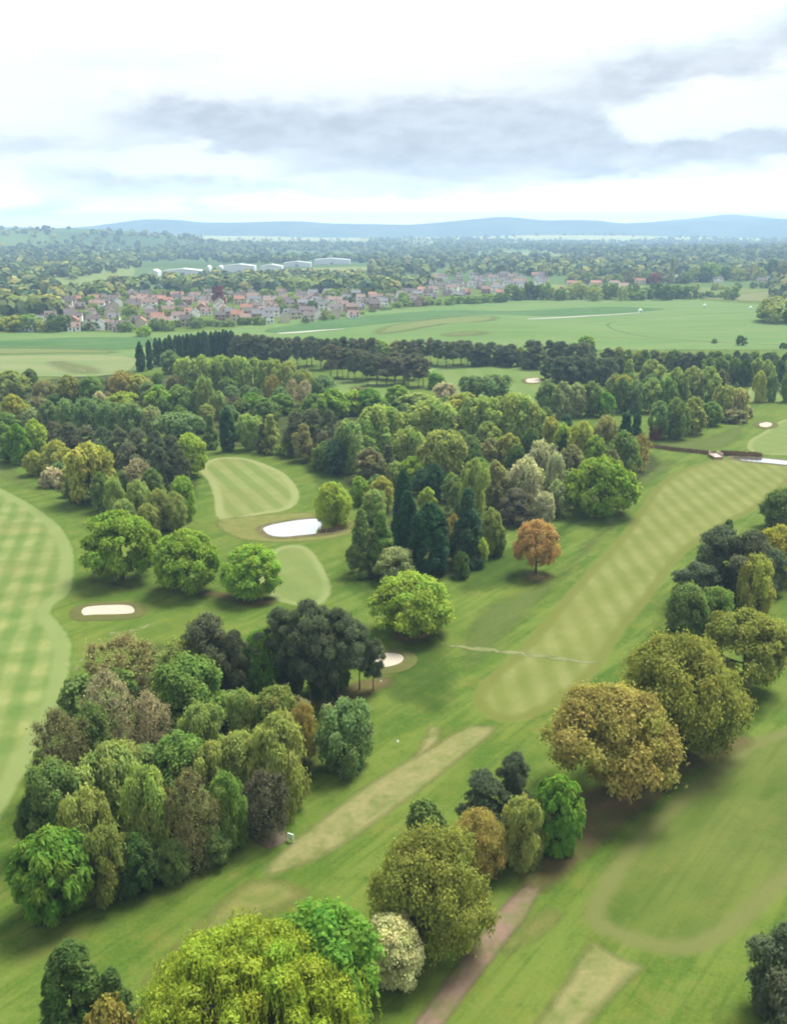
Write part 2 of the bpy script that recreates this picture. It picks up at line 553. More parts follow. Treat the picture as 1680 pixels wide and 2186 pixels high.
# the land itself, one sheet to the horizon
def axis(core_lo, core_hi, step, far_lo, far_hi, grow=1.12):
    a = list(np.arange(core_lo, core_hi + .1, step))
    s = step
    while a[-1] < far_hi:
        s *= grow; a.append(a[-1] + s)
    s = step
    while a[0] > far_lo:
        s *= grow; a.insert(0, a[0] - s)
    return np.array(a)
gxs = axis(-420, 420, 6, -9000, 9000)
gys = axis(-60, 900, 6, -1500, 16000, 1.05)
X, Y = np.meshgrid(gxs, gys)
V = np.column_stack([X.ravel(), Y.ravel(), terr(X, Y).ravel()])
nx, ny = len(gxs), len(gys)
ii = (np.arange(ny - 1)[:, None] * nx + np.arange(nx - 1)[None]).ravel()
F = np.column_stack([ii, ii + 1, ii + nx + 1, ii + nx])
ground_o = link("ground", np_mesh("ground", V, F, m_ground, None, True))
tag(ground_o, "green grassland of the golf course and the farmland beyond", None, None, 'structure')

# far blue hills
m_hill, t, out = mat_new("wooded_hill")
hn = t.noise(t.map(t.pos(), scale=(.004, .004, .004)), 1.0, 5, .6)
principled(t, out, t.mix(t.smooth(hn, .35, .65), (.03, .055, .03), (.075, .105, .05)), .95, .03)
def ridge(name, prof, yc, depth, label, seed):
    us = [p[0] for p in prof]; vs = [p[1] for p in prof]
    uu = np.linspace(-500, 2180, 300)
    vv = np.interp(uu, us, vs)
    k = np.ones(5) / 5
    vv = np.convolve(np.pad(vv, 2, 'edge'), k, 'valid')
    rows = []
    r_ = np.random.default_rng(seed)
    for j, s in enumerate(np.linspace(-1, 1, 13)):
        yr = yc + s * depth
        xr = (uu - 840) / FPX * (yr / math.cos(0.0)) * 1.0
        top = HC + np.tan(np.arctan2(1093 - vv, FPX) - PITCH) * yc
        hh = (top + 6) * (math.cos(s * math.pi / 2) ** .7) - 6
        wob_ = np.array([mnoise.noise(Vector((x * .0022, yr * .0022, seed))) for x in xr]) * 9 * (1 - abs(s)) * (abs(s) > .01)
        rows.append(np.column_stack([xr, np.full_like(xr, yr), hh + wob_]))
    V = np.vstack(rows); n = len(uu)
    ii = (np.arange(12)[:, None] * n + np.arange(n - 1)[None]).ravel()
    F = np.column_stack([ii, ii + 1, ii + n + 1, ii + n])
    return tag(link(name, np_mesh(name, V, F, m_hill, None, True)), label, None, None, 'structure')
ridge("hills", [(-500, 488), (0, 487), (60, 484), (90, 485), (120, 488), (200, 486), (300, 472), (335, 467), (400, 469), (450, 475), (520, 475),
                (620, 472), (660, 472), (700, 477), (800, 478), (870, 480), (930, 475), (1000, 468), (1065, 462), (1110, 466),
                (1150, 471), (1200, 469), (1270, 471), (1300, 478), (1320, 476), (1400, 473), (1500, 471), (1600, 469), (1680, 465), (2180, 470)],
      8000, 800, "long wooded blue ridge along the horizon", 3)
ridge("far_hills", [(-500, 492), (1250, 492), (1330, 478), (1400, 470), (1450, 466), (1520, 457), (1560, 460), (1620, 466), (1680, 470), (2180, 480)],
      10200, 700, "paler and farther blue hill behind the right end of the ridge", 5)

# ------------------------------------------------------------------ fairways, greens, paths
m_fair_l = fairway_mat("mown_fairway_left", (.070, .122, .026), (.178, .200, .070), (.135, .170, .056), (14, 96), (2.2, 4.6), 1.0, soft=.9, collar_w=(1.1, 3.6), blend=1.0, mott=.10)
m_fair_r = fairway_mat("mown_fairway_right", (.104, .122, .028), (.192, .192, .074), (.092, .106, .022), (0, -42), (2.1, 5.0), .72, soft=1.1, collar_w=(.4, 2.4), blend=1.0, dark=(.07, .10, .02))
m_fair_b = fairway_mat("mown_green", (0.111, 0.144, 0.041), (0.167, 0.181, 0.067), (0.167, 0.185, 0.074), (24,), (2.8,), .9, collar_w=(.6, 2.6), blend=1.0)
m_fair_c = fairway_mat("mown_approach", (0.111, 0.148, 0.043), (0.144, 0.174, 0.059), (0.152, 0.178, 0.067), (30, 110), (3.5, 3.5), .6, collar_w=(.5, 2.0), blend=1.0)
m_fair_far = fairway_mat("mown_far_green", (0.089, 0.141, 0.037), (0.122, 0.163, 0.053), (0.141, 0.178, 0.067), (0,), (6.0,), .6, collar_w=(.5, 2.4), blend=1.2)
m_fair_d = fairway_mat("mottled_fairway", (.040, .066, .013), (.085, .098, .024), (.106, .114, .036), (-60, 20), (4.0, 9.0), .9, collar_w=(.3, 2.8), blend=1.8, dark_amt=.0, mott=.5)
m_strip = worn_mat("dry_mown_strip", (.205, .185, .080), (.145, .156, .056), .14, .46, 2.0, math.radians(-40), .9)
m_strip_g = worn_mat("yellowed_turf", (.160, .152, .050), (.120, .132, .036), .10, .40, 3.0, math.radians(-40), .9)
m_earth = worn_mat("worn_earth", (.125, .080, .046), (.090, .074, .030), .16, .46, 3.0, .3, .8)
m_path = worn_mat("earth_path", (.185, .125, .095), (.130, .098, .060), .22, .50, 1.3, math.radians(-35), .95)
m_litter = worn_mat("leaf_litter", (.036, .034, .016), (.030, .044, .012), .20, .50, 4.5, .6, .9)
m_pink = worn_mat("pink_gravel", (0.148, 0.100, 0.092), (0.115, 0.078, 0.067), .10, .30, .8, 0, .95)
m_lane = worn_mat("trodden_turf", (.200, .205, .095), (.165, .185, .075), .10, .40, 1.0, 1.2, .75)
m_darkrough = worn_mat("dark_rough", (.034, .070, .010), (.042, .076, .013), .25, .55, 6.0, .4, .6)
m_light = worn_mat("light_semi_rough", (.104, .130, .040), (.080, .110, .028), .30, .60, 5.0, math.radians(-38), .7)
m_faint = worn_mat("faint_dry_turf", (.125, .100, .045), (.095, .095, .030), .28, .62, 5.0, .3, .40)
sheet("fairway", [(-60, 1010), (0, 1036), (80, 1078), (138, 1122), (164, 1166), (171, 1212), (163, 1262), (132, 1288), (121, 1308), (146, 1334),
                  (163, 1362), (165, 1400), (157, 1460), (135, 1530), (95, 1610), (50, 1690), (-20, 1790), (-160, 1800), (-300, 1500), (-260, 1150)],
      m_fair_l, .030, 1.8, label="pale chequered fairway along the left edge")
sheet("fairway", [(1003, 1500), (1030, 1532), (1085, 1547), (1150, 1532), (1215, 1500), (1280, 1440), (1340, 1350), (1402, 1272), (1440, 1215), (1490, 1165),
                  (1560, 1120), (1625, 1085), (1690, 1030), (1700, 990), (1600, 976), (1530, 979), (1455, 1000), (1402, 1030), (1366, 1076), (1312, 1150),
                  (1242, 1222), (1180, 1292), (1110, 1372), (1030, 1445), (1004, 1478)],
      m_fair_r, .034, 1.8, label="long yellow-green chequered fairway running up to the stream")
sheet("fairway", [(420, 1000), (455, 978), (520, 976), (570, 990), (615, 1012), (642, 1046), (640, 1074), (612, 1091), (560, 1100), (512, 1112),
                  (482, 1120), (456, 1100), (452, 1062), (438, 1025)], m_fair_b, .038, 1.8, label="rounded striped fairway above the pond")
sheet("fairway", [(590, 1168), (630, 1161), (662, 1168), (690, 1200), (711, 1243), (711, 1270), (692, 1290), (640, 1296), (590, 1285), (560, 1262), (545, 1225), (560, 1190)],
      m_fair_c, .042, 1.8, label="smooth mown apron below the pond")
sheet("far_fairway", [(912, 790), (960, 783), (1060, 781), (1160, 782), (1180, 800), (1165, 840), (1130, 858), (1040, 850), (960, 838), (920, 815)],
      m_fair_far, .046, 2.5, label="bright clearing in front of the far pine belt")
sheet("far_fairway", [(680, 832), (700, 812), (780, 815), (860, 825), (870, 845), (760, 845)], m_fair_far, .048, 2.5)
sheet("putting_green", [(1590, 955), (1597, 938), (1622, 924), (1640, 912), (1668, 896), (1720, 890), (1740, 930), (1720, 968), (1650, 972), (1604, 966)],
      m_fair_c, .050, 1.8, label="mown green with a pale ring at the right edge")
sheet("far_fairway", [(1595, 830), (1620, 815), (1720, 812), (1740, 850), (1660, 858), (1590, 856)], m_fair_far, .052, 2.5)
sheet("fairway", [(1225, 1960), (1262, 2000), (1330, 2030), (1440, 2056), (1535, 2040), (1625, 1980), (1690, 1915), (1860, 1760), (1800, 1560), (1620, 1560),
                  (1480, 1650), (1350, 1760), (1255, 1880)], m_fair_d, .036, 1.5, label="mottled green fairway in the lower right corner")
# semi-rough: paler bands and darker rough
sheet("semi_rough", [(-40, 985), (40, 1000), (110, 1050), (180, 1105), (215, 1120), (190, 1150), (160, 1130), (110, 1085), (50, 1050), (-40, 1010)], m_light, .012, 2.0)
sheet("semi_rough", [(1380, 990), (1460, 985), (1400, 1035), (1360, 1085), (1300, 1160), (1220, 1240), (1150, 1320), (1060, 1410), (990, 1480), (960, 1400), (1000, 1300), (1150, 1230), (1260, 1120)], m_light, .013, 2.0)
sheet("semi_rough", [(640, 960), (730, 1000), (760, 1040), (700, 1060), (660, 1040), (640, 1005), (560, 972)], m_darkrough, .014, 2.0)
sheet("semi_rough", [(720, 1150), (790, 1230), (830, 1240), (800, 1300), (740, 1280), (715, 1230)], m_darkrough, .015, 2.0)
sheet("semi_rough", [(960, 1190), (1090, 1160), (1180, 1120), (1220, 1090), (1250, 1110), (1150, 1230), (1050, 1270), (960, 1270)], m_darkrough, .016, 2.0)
sheet("semi_rough", [(1385, 920), (1480, 935), (1590, 900), (1580, 950), (1480, 965), (1390, 955)], m_light, .017, 2.0)
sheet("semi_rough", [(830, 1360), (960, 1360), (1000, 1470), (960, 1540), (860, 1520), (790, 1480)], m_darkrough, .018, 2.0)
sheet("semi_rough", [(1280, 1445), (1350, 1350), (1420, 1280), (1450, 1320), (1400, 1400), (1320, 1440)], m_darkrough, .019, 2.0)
sheet("semi_rough", [(1000, 1640), (1100, 1560), (1150, 1580), (1100, 1640), (960, 1720), (820, 1810), (700, 1870), (620, 1890), (640, 1850), (760, 1820)], m_light, .020, 2.0)
# dry strips and paths
sheet("mown_strip", [(985, 1552), (1030, 1545), (1068, 1556), (1005, 1612), (905, 1690), (782, 1780), (700, 1832), (645, 1856), (590, 1874), (535, 1882), (600, 1808), (700, 1728), (800, 1658), (900, 1598)],
      m_strip, .060, 1.2, label="straw-coloured mown strip slanting between the trees")
sheet("mown_strip", [(505, 1890), (560, 1868), (650, 1885), (670, 1912), (570, 1965), (480, 2000), (390, 2060), (290, 2140), (250, 2150), (330, 2050), (420, 1960)], m_strip_g, .061, 1.5,
      label="yellowish turf patch above the weeping willow")
sheet("mown_strip", [(1252, 2002), (1320, 2034), (1388, 2064), (1325, 2128), (1258, 2200), (1190, 2290), (1030, 2290), (1120, 2190), (1190, 2095)], m_strip, .062, 1.2,
      label="straw-coloured strip running off the bottom edge")
ribbon("mown_strip", [(1195, 1937), (1150, 1975), (1100, 2012), (1060, 2050)], [2.6, 3.4, 3.0, 1.4], m_strip_g, .064)
ribbon("earth_track", [(930, 1545), (920, 1580), (905, 1600), (870, 1625)], [2.2, 3.4, 2.6, 1.4], m_strip, .066)
ribbon("earth_track", [(880, 2230), (935, 2160), (985, 2092), (1030, 2035), (1062, 1992), (1095, 1950), (1128, 1905), (1160, 1872)],
       [3.3, 3.3, 3.4, 3.5, 3.6, 3.8, 3.0, 1.8], m_path, .068, 1.0, "pinkish earth track climbing from the bottom edge")
ribbon("earth_track", [(1128, 1905), (1165, 1868), (1215, 1812), (1260, 1768), (1330, 1705), (1420, 1640)], [4.0, 5.0, 6.0, 7.0, 8.0, 8.0], m_earth, .069, 1.0)
ribbon("gravel_path", [(545, 1765), (572, 1782), (605, 1806)], [3.0, 4.2, 3.6], m_pink, .070, .8, "short pinkish gravel path at the corner of the wood")
ribbon("trodden_line", [(925, 1372), (1000, 1383), (1100, 1394), (1200, 1407), (1285, 1416)], [1.6, 2.2, 2.4, 2.4, 1.6], m_lane, .072)
ribbon("trodden_line", [(120, 1520), (200, 1370), (290, 1345), (360, 1320)], [1.2, 1.6, 2.0, 1.0], m_lane, .074)
ribbon("trodden_line", [(1250, 1990), (1210, 1930), (1260, 1870), (1350, 1775), (1440, 1700)], [1.5, 2.5, 4.0, 5.0, 4.0], m_light, .075)
# bare soil and litter under the trees
sheet("bare_soil", [(178, 1222), (240, 1240), (330, 1252), (440, 1258), (560, 1268), (600, 1285), (540, 1300), (430, 1275), (300, 1262), (190, 1245)], m_earth, .054, 1.6)
sheet("bare_soil", [(1120, 1222), (1160, 1218), (1190, 1232), (1150, 1248), (1110, 1240)], m_earth, .055, 1.2)
sheet("bare_soil", [(820, 1350), (900, 1335), (950, 1350), (900, 1376), (840, 1376)], m_earth, .056, 1.2)
sheet("bare_soil", [(650, 1500), (760, 1450), (830, 1440), (850, 1460), (770, 1500), (690, 1530)], m_earth, .057, 1.2)
sheet("bare_soil", [(1190, 1700), (1300, 1665), (1420, 1610), (1560, 1560), (1620, 1590), (1500, 1650), (1380, 1710), (1290, 1760), (1200, 1790), (1130, 1880), (1060, 1900)], m_earth, .058, 1.6)
sheet("bare_soil", [(460, 1110), (540, 1100), (640, 1092), (740, 1100), (770, 1130), (720, 1150), (620, 1160), (520, 1155), (470, 1135)], m_strip_g, .059, 1.6)
sheet("bare_soil", [(0, 2010), (120, 1960), (260, 1930), (330, 1960), (200, 2030), (60, 2090), (-60, 2110)], m_faint, .0595, 1.6)
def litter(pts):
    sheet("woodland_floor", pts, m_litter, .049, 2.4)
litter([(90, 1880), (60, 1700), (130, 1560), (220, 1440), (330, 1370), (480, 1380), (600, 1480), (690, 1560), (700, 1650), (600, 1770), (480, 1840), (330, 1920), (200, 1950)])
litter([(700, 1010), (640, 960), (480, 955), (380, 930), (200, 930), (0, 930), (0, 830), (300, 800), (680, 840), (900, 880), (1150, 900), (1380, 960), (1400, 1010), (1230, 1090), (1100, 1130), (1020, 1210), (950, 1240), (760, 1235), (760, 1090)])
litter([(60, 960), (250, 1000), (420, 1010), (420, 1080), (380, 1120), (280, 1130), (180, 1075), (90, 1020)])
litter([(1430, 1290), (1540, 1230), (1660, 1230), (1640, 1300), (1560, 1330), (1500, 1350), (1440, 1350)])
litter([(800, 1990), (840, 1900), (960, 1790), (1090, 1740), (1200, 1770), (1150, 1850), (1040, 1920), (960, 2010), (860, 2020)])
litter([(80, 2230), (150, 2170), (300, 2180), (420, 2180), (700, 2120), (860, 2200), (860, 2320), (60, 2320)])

# ------------------------------------------------------------------ bunkers
m_sand = plain("bunker_sand", (.34, .30, .24), .95, .1, .10, .6)
m_lip, t, out = mat_new("bunker_lip")
principled(t, out, t.mix(t.noise(t.pos(), .9, 4), (.055, .080, .016), (.105, .088, .035)), .95, .05)
def bunker(dpts, label, group=None):
    P = thin_poly(world_poly(dpts), .35)
    c0 = P.mean(0)
    root = empty("sand_bunker", (c0[0], c0[1], 0), label, "bunker", group)
    n = len(P)
    d = np.gradient(np.vstack([P[-1:], P, P[:1]]), axis=0)[1:-1]
    d /= np.linalg.norm(d, axis=1)[:, None] + 1e-9
    nr = np.column_stack([d[:, 1], -d[:, 0]])
    if ((P - c0) * nr).sum() < 0: nr = -nr
    prof = [(1.9, .02), (1.1, .16), (.35, .34), (0.0, .36), (-.25, .22), (-.45, .10)]
    V = np.vstack([np.column_stack([P - c0 + nr * o, np.full(n, z + .03) + (.05 * np.sin(np.arange(n) * 1.3) if 0 < o < 1.5 else 0)]) for o, z in prof])
    F = []
    for k in range(len(prof) - 1):
        for i in range(n):
            j = (i + 1) % n
            F.append((k * n + i, k * n + j, (k + 1) * n + j, (k + 1) * n + i))
    link("lip", np_mesh("bunker_lip", V, F, m_lip, None, True), root)
    Q = P - c0 - nr * .30
    rings = [1.0, .7, .4, .12]
    V = [np.column_stack([Q * r, np.full(n, .10 + .03 + .10 * r ** 3)]) for r in rings]
    V = np.vstack(V + [np.array([[0, 0, .12]])])
    F = []
    for k in range(3):
        for i in range(n):
            j = (i + 1) % n
            F.append((k * n + i, k * n + j, (k + 1) * n + j, (k + 1) * n + i))
    for i in range(n):
        F.append((3 * n + i, 3 * n + (i + 1) % n, 4 * n, 4 * n))
    V = np.array(V)
    fq = [f for f in F if f[2] != f[3]]
    me = bpy.data.meshes.new("bunker_sand")
    me.from_pydata([tuple(v) for v in V], [], fq + [f[:3] for f in F if f[2] == f[3]])
    me.materials.append(m_sand)
    link("sand", me, root)
    return root
bunker([(172, 1306), (185, 1297), (225, 1293), (275, 1293), (291, 1302), (286, 1312), (255, 1315), (205, 1316), (178, 1317)],
       "pale oval sand bunker in the grass below the three green oaks")
bunker([(800, 1400), (830, 1395), (856, 1398), (866, 1408), (855, 1420), (825, 1428), (800, 1424)], "pinkish sand bunker peeping out behind the dark pine clump")
bunker([(1121, 811), (1135, 808), (1150, 808), (1155, 813), (1146, 818), (1126, 818)], "small pale bunker in the far clearing before the pine belt")
bunker([(1618, 906), (1634, 902), (1648, 905), (1646, 911), (1634, 914), (1622, 912)], "small cream bunker beside the green at the right edge")

# ------------------------------------------------------------------ pond and stream
m_water, t, out = mat_new("still_water")
rip = t.noise(t.map(t.pos(), scale=(.8, 2.2, 1)), 1.2, 3, .5)
principled(t, out, (.98, .98, .99), .06, .5, .96, bump=(rip, .03, .05))
m_bank, t, out = mat_new("muddy_bank")
bn = t.noise(t.pos(), .8, 5, .65)
principled(t, out, t.mix(t.smooth(bn, .35, .7), (.075, .072, .028), (.12, .10, .045)), .95, .1)
def water_body(name, P, label, bank_label=None, lip=.22, outw=1.6):
    P = thin_poly(P, .5)
    o = sheet_world(name, P, m_water, .085, 3.0)
    tag(o, label, None, None, 'structure')
    n = len(P)
    c0 = P.mean(0)
    d = np.gradient(np.vstack([P[-1:], P, P[:1]]), axis=0)[1:-1]
    d /= np.linalg.norm(d, axis=1)[:, None] + 1e-9
    nr = np.column_stack([d[:, 1], -d[:, 0]])
    Q = P + nr * .1
    if inside(Q, P).mean() > .5: nr = -nr
    prof = [(outw, .01), (outw * .55, lip * .6), (.35, lip), (.0, .15), (-.25, .07)]
    hj = np.array([mnoise.noise(Vector((p[0] * .35, p[1] * .35, 3))) for p in P]) * .12
    V = np.vstack([np.column_stack([P + nr * a, np.full(n, z + .02) + (hj if .1 < a < outw else 0)]) for a, z in prof])
    F = []
    for k in range(len(prof) - 1):
        for i in range(n):
            j = (i + 1) % n
            F.append((k * n + i, k * n + j, (k + 1) * n + j, (k + 1) * n + i))
    b = link("bank", np_mesh("water_bank", V, F, m_bank, None, True), o)
    return o
water_body("pond", world_poly([(560, 1130), (574, 1122), (612, 1114), (650, 1109), (690, 1107), (716, 1113), (733, 1123), (726, 1133), (690, 1139), (650, 1143), (605, 1147), (575, 1143)]),
           "bright white still pond between the two fairways")
water_body("stream", ribbon_poly([(1562, 977), (1590, 980), (1625, 983), (1665, 987), (1720, 993), (1800, 1003)], [2.5, 5.5, 6.0, 6.0, 6.0, 6.0], 5),
           "narrow bright stream at the right edge", lip=.16, outw=1.6)
ribbon("ditch", [(1385, 957), (1430, 963), (1480, 968), (1520, 972)], [2.0, 2.2, 2.2, 2.0], m_earth, .076, .8, "dry ditch leading to the small bridge")

# reeds: dead brown bank vegetation along the ditch and stream
m_reed, t, out = mat_new("dry_reed")
principled(t, out, t.mix(t.noise(t.pos(), 1.2, 3), (.13, .085, .045), (.24, .17, .085)), .9, .1)
def blades(name, P, n, h, wd, mat, seed, zoff=0.0):
    r_ = np.random.default_rng(seed)
    i = r_.integers(0, len(P) - 1, n); s = r_.random(n)
    c_ = P[i] * (1 - s[:, None]) + P[i + 1] * s[:, None] + r_.normal(0, wd, (n, 2))
    a = r_.random(n) * 6.28
    hh = h * r_.uniform(.5, 1.2, n)
    wv_ = r_.uniform(.06, .14, n)
    dx, dy = np.cos(a) * wv_, np.sin(a) * wv_
    lean = r_.normal(0, .25, (n, 2)) * hh[:, None]
    z0 = terr(c_[:, 0], c_[:, 1]) + zoff
    V = np.empty((n, 4, 3))
    V[:, 0] = np.column_stack([c_[:, 0] - dx, c_[:, 1] - dy, z0])
    V[:, 1] = np.column_stack([c_[:, 0] + dx, c_[:, 1] + dy, z0])
    V[:, 2] = np.column_stack([c_[:, 0] + lean[:, 0] + dx * .4, c_[:, 1] + lean[:, 1] + dy * .4, z0 + hh])
    V[:, 3] = np.column_stack([c_[:, 0] + lean[:, 0] - dx * .4, c_[:, 1] + lean[:, 1] - dy * .4, z0 + hh])
    return link(name, np_mesh(name, V.reshape(-1, 3), np.arange(n * 4).reshape(-1, 4), mat))
Pd = catmull([ground(u, v)[:2] for u, v in [(1378, 952), (1430, 960), (1480, 965), (1520, 970)]], False, 6)
tag(blades("reeds", Pd, 2600, .8, .8, m_reed, 3), "strip of dry brown reeds along the ditch", None, None, 'stuff')
Pd = catmull([ground(u, v)[:2] for u, v in [(1542, 971), (1580, 973), (1618, 975)]], False, 6)
tag(blades("reeds", Pd, 2000, 1.2, .55, m_reed, 4), "reddish brown reed bed on the bank between bridge and stream", None, None, 'stuff')
Pd = catmull([ground(u, v)[:2] for u, v in [(690, 1137), (715, 1134), (735, 1124), (722, 1112), (680, 1106)]], False, 6)
tag(blades("reeds", Pd, 900, .9, .5, m_reed, 5), "tuft of dead reeds at the right end of the pond", None, None, 'stuff')

# ------------------------------------------------------------------ box building helper
def boxes_mesh(name, boxes, mat):
    """boxes: (cx, cy, z0, sx, sy, h, rot)"""
    V, F = [], []
    for (cx, cy_, z0, sx, sy, h, r) in boxes:
        b = len(V); cr, sr = math.cos(r), math.sin(r)
        for z in (z0, z0 + h):
            for x, y in ((-sx / 2, -sy / 2), (sx / 2, -sy / 2), (sx / 2, sy / 2), (-sx / 2, sy / 2)):
                V.append((cx + x * cr - y * sr, cy_ + x * sr + y * cr, z))
        F += [(b, b + 3, b + 2, b + 1), (b + 4, b + 5, b + 6, b + 7)] + [(b + i, b + (i + 1) % 4, b + 4 + (i + 1) % 4, b + 4 + i) for i in range(4)]
    me = bpy.data.meshes.new(name)
    me.from_pydata(V, [], F)
    me.materials.append(mat)
    return me

# small footbridge over the ditch
m_plank = plain("bleached_timber", (.50, .38, .33), .85, .2, .15, 2.0)
m_brick = plain("bridge_brick", (.36, .22, .18), .9, .1, .2, 4.0)
bx, by, _ = ground(1529, 979)
br = empty("footbridge", (bx, by + 1.2, 0), "short pale pinkish footbridge over the ditch where the reeds end", "bridge", None, math.radians(4))
for k in range(9):
    link("plank", boxes_mesh("plank", [(0, -2.0 + k * .5, .72, 2.5, .46, .09, 0)], m_plank) if k == 0 else bpy.data.meshes["plank"], br, (0, k * .5, 0) if k else (0, 0, 0))
for s in (-1, 1):
    link("handrail", boxes_mesh("handrail", [(s * 1.3, 0, 1.55, .12, 4.6, .12, 0), (s * 1.3, 0, 1.18, .07, 4.6, .1, 0)], m_plank), br)
    for yy_ in (-2.1, -.7, .7, 2.1):
        link("post", boxes_mesh("post", [(s * 1.3, yy_, .1, .13, .13, 1.6, 0)], m_plank), br)
    link("abutment", boxes_mesh("abutment", [(0, s * 2.05, .0, 2.7, .6, .71, 0)], m_brick), br)

# little course furniture
m_white = plain("white_paint", (.72, .74, .70), .5, .4, .06, 3)
m_pgreen = plain("pale_green_paint", (.50, .62, .45), .5, .4, .06, 3)
m_dgrey = plain("dark_steel", (.06, .06, .065), .5, .4, .1, 3)
x0, y0, _ = ground(621, 1797)
ts = empty("tee_sign", (x0, y0, 0), "pale green tee sign board on posts at the corner of the wood", "sign", None, math.radians(-25))
link("board", boxes_mesh("sign_board", [(0, 0, .45, .62, .07, .55, 0)], m_pgreen), ts)
link("frame", boxes_mesh("sign_frame", [(0, 0, 1.0, .70, .1, .06, 0)], m_white), ts)
for s in (-1, 1):
    link("post", boxes_mesh("sign_post", [(s * .35, 0, 0, .07, .09, 1.05, 0)], m_white), ts)
def marker(u, v, lab, h=.55, r=.16):
    x, y, _ = ground(u, v)
    root = empty("tee_marker", (x, y, 0), lab, "marker", "white course markers")
    V, F = [], []
    prof = [(.0, .02), (r * .9, .02), (r, h * .5), (r * .85, h * .85), (.0, h)]
    n = 8
    for rr, z in prof:
        for k in range(n):
            V.append((rr * math.cos(k * 6.2832 / n), rr * math.sin(k * 6.2832 / n), z))
    for j in range(len(prof) - 1):
        for k in range(n):
            F.append((j * n + k, j * n + (k + 1) % n, (j + 1) * n + (k + 1) % n, (j + 1) * n + k))
    me = bpy.data.meshes.new("marker_head"); me.from_pydata(V, [], F); me.materials.append(m_white)
    link("head", me, root)
    link("base", boxes_mesh("marker_base", [(0, 0, 0, r * 2.6, r * 2.6, .05, 0)], m_pgreen), root)
marker(849, 1584, "small white marker ball in the grass left of the sandy scar", .3, .11)
marker(813, 1455, "small white marker near the pine clump's right edge", .25, .09)
marker(1096, 1168, "small pale marker in the grass left of the rust coloured oak", .25, .09)

# ------------------------------------------------------------------ far fields
mf_dark = field_mat("field_dark_green", (0.041, 0.092, 0.025), (0.059, 0.115, 0.036), (.02, .06, 0), .1)
mf_mid = field_mat("field_mid_green", (0.078, 0.137, 0.037), (0.100, 0.152, 0.048), (.012, .05, 0), .1)
mf_pale = field_mat("field_pale_green", (0.111, 0.152, 0.056), (0.148, 0.167, 0.070), (.012, .05, 0), .1)
mf_tan = field_mat("field_tan", (.108, .128, .044), (.098, .130, .040), (.015, .06, 0), .1, 14.0)
mf_straw = field_mat("field_straw", (.122, .128, .050), (.108, .130, .044), (.02, .08, 0), .1, 14.0)
m_cover = plain("white_field_track", (.30, .32, .26), .7, .2, .08, .3)
sheet("field", [(-120, 718), (0, 712), (150, 706), (320, 712), (460, 705), (560, 690), (700, 672), (900, 655), (1090, 641), (1300, 638), (1480, 640), (1620, 650), (1900, 655), (1900, 745), (1680, 748),
                (1400, 748), (1100, 750), (860, 740), (600, 728), (420, 745), (300, 790), (200, 805), (0, 800), (-120, 800)], mf_mid, .10, 8, False, "broad green field beyond the pine belt")
sheet("field", [(-120, 725), (0, 728), (120, 722), (260, 720), (330, 722), (300, 745), (150, 748), (0, 752), (-120, 752)], mf_dark, .16, 6, label="dark green strip in the left field")
sheet("field", [(-120, 764), (0, 760), (130, 758), (290, 762), (290, 790), (220, 804), (100, 806), (-120, 800)], mf_pale, .18, 6, label="pale rough meadow in the left field")
sheet("field", [(85, 775), (130, 768), (190, 778), (225, 786), (230, 800), (150, 801), (110, 790)], mf_straw, .24, 5, label="straw-coloured patch in the left meadow")
sheet("field", [(-100, 744), (0, 741), (140, 742), (260, 747), (250, 757), (100, 758), (-100, 760)], mf_tan, .20, 5)
ribbon("field_track", [(-60, 727), (60, 722), (150, 717), (240, 715)], [3, 3, 3, 2], m_cover if False else mf_pale, .22, 4)
sheet("field", [(560, 706), (650, 690), (760, 676), (860, 668), (960, 662), (1100, 664), (1290, 655), (1420, 660), (1290, 672), (1180, 676), (1040, 672), (900, 684), (740, 700), (620, 712)], mf_dark, .17, 6, label="darker green crop strip in the broad field")
sheet("field", [(800, 700), (900, 682), (1000, 674), (1070, 676), (1060, 686), (960, 694), (860, 712), (790, 716)], mf_tan, .23, 5, label="tan rise in the middle of the broad field")
sheet("field", [(930, 712), (1000, 704), (1060, 708), (1040, 718), (950, 722)], mf_straw, .25, 4)
sheet("field", [(1290, 692), (1420, 676), (1560, 668), (1700, 672), (1900, 690), (1900, 735), (1700, 738), (1500, 730), (1360, 718)], mf_mid, .19, 6, label="smooth mid green crop at the right of the broad field")
ribbon("field", [(1200, 722), (1330, 722), (1450, 731), (1600, 738)], [5, 10, 9, 4], mf_tan, .26, 4)
ribbon("field", [(1080, 680), (1200, 690), (1330, 680), (1480, 672)], [4, 8, 9, 6], mf_tan, .27, 4)
ribbon("field_track", [(592, 713), (640, 710), (690, 706), (735, 703)], [6, 8, 6, 3], m_cover, .35, 3, "white strip lying in the field left of the pine belt")
ribbon("field_track", [(1126, 682), (1190, 679), (1260, 675), (1330, 671), (1368, 668)], [5, 7, 6, 4, 2], m_cover, .36, 3, "long white strip across the middle of the broad field")
ribbon("field_track", [(1320, 742), (1450, 741), (1560, 744), (1640, 746), (1720, 748)], [4, 4, 5, 8, 5], mf_straw, .37, 3)
ribbon("road", [(1440, 634), (1510, 628), (1590, 623), (1680, 616), (1800, 608)], [8, 8, 8, 7, 7], m_cover if False else mf_straw, .38, 4)
sheet("field", [(1480, 636), (1560, 628), (1640, 620), (1800, 612), (1800, 650), (1640, 645), (1540, 642)], mf_straw, .24, 6, label="tan field beyond the broad field at the right")
sheet("field", [(1380, 542), (1440, 531), (1560, 527), (1640, 529), (1620, 537), (1500, 542)], mf_pale, .5, 20, label="bright pale field far away at the right")
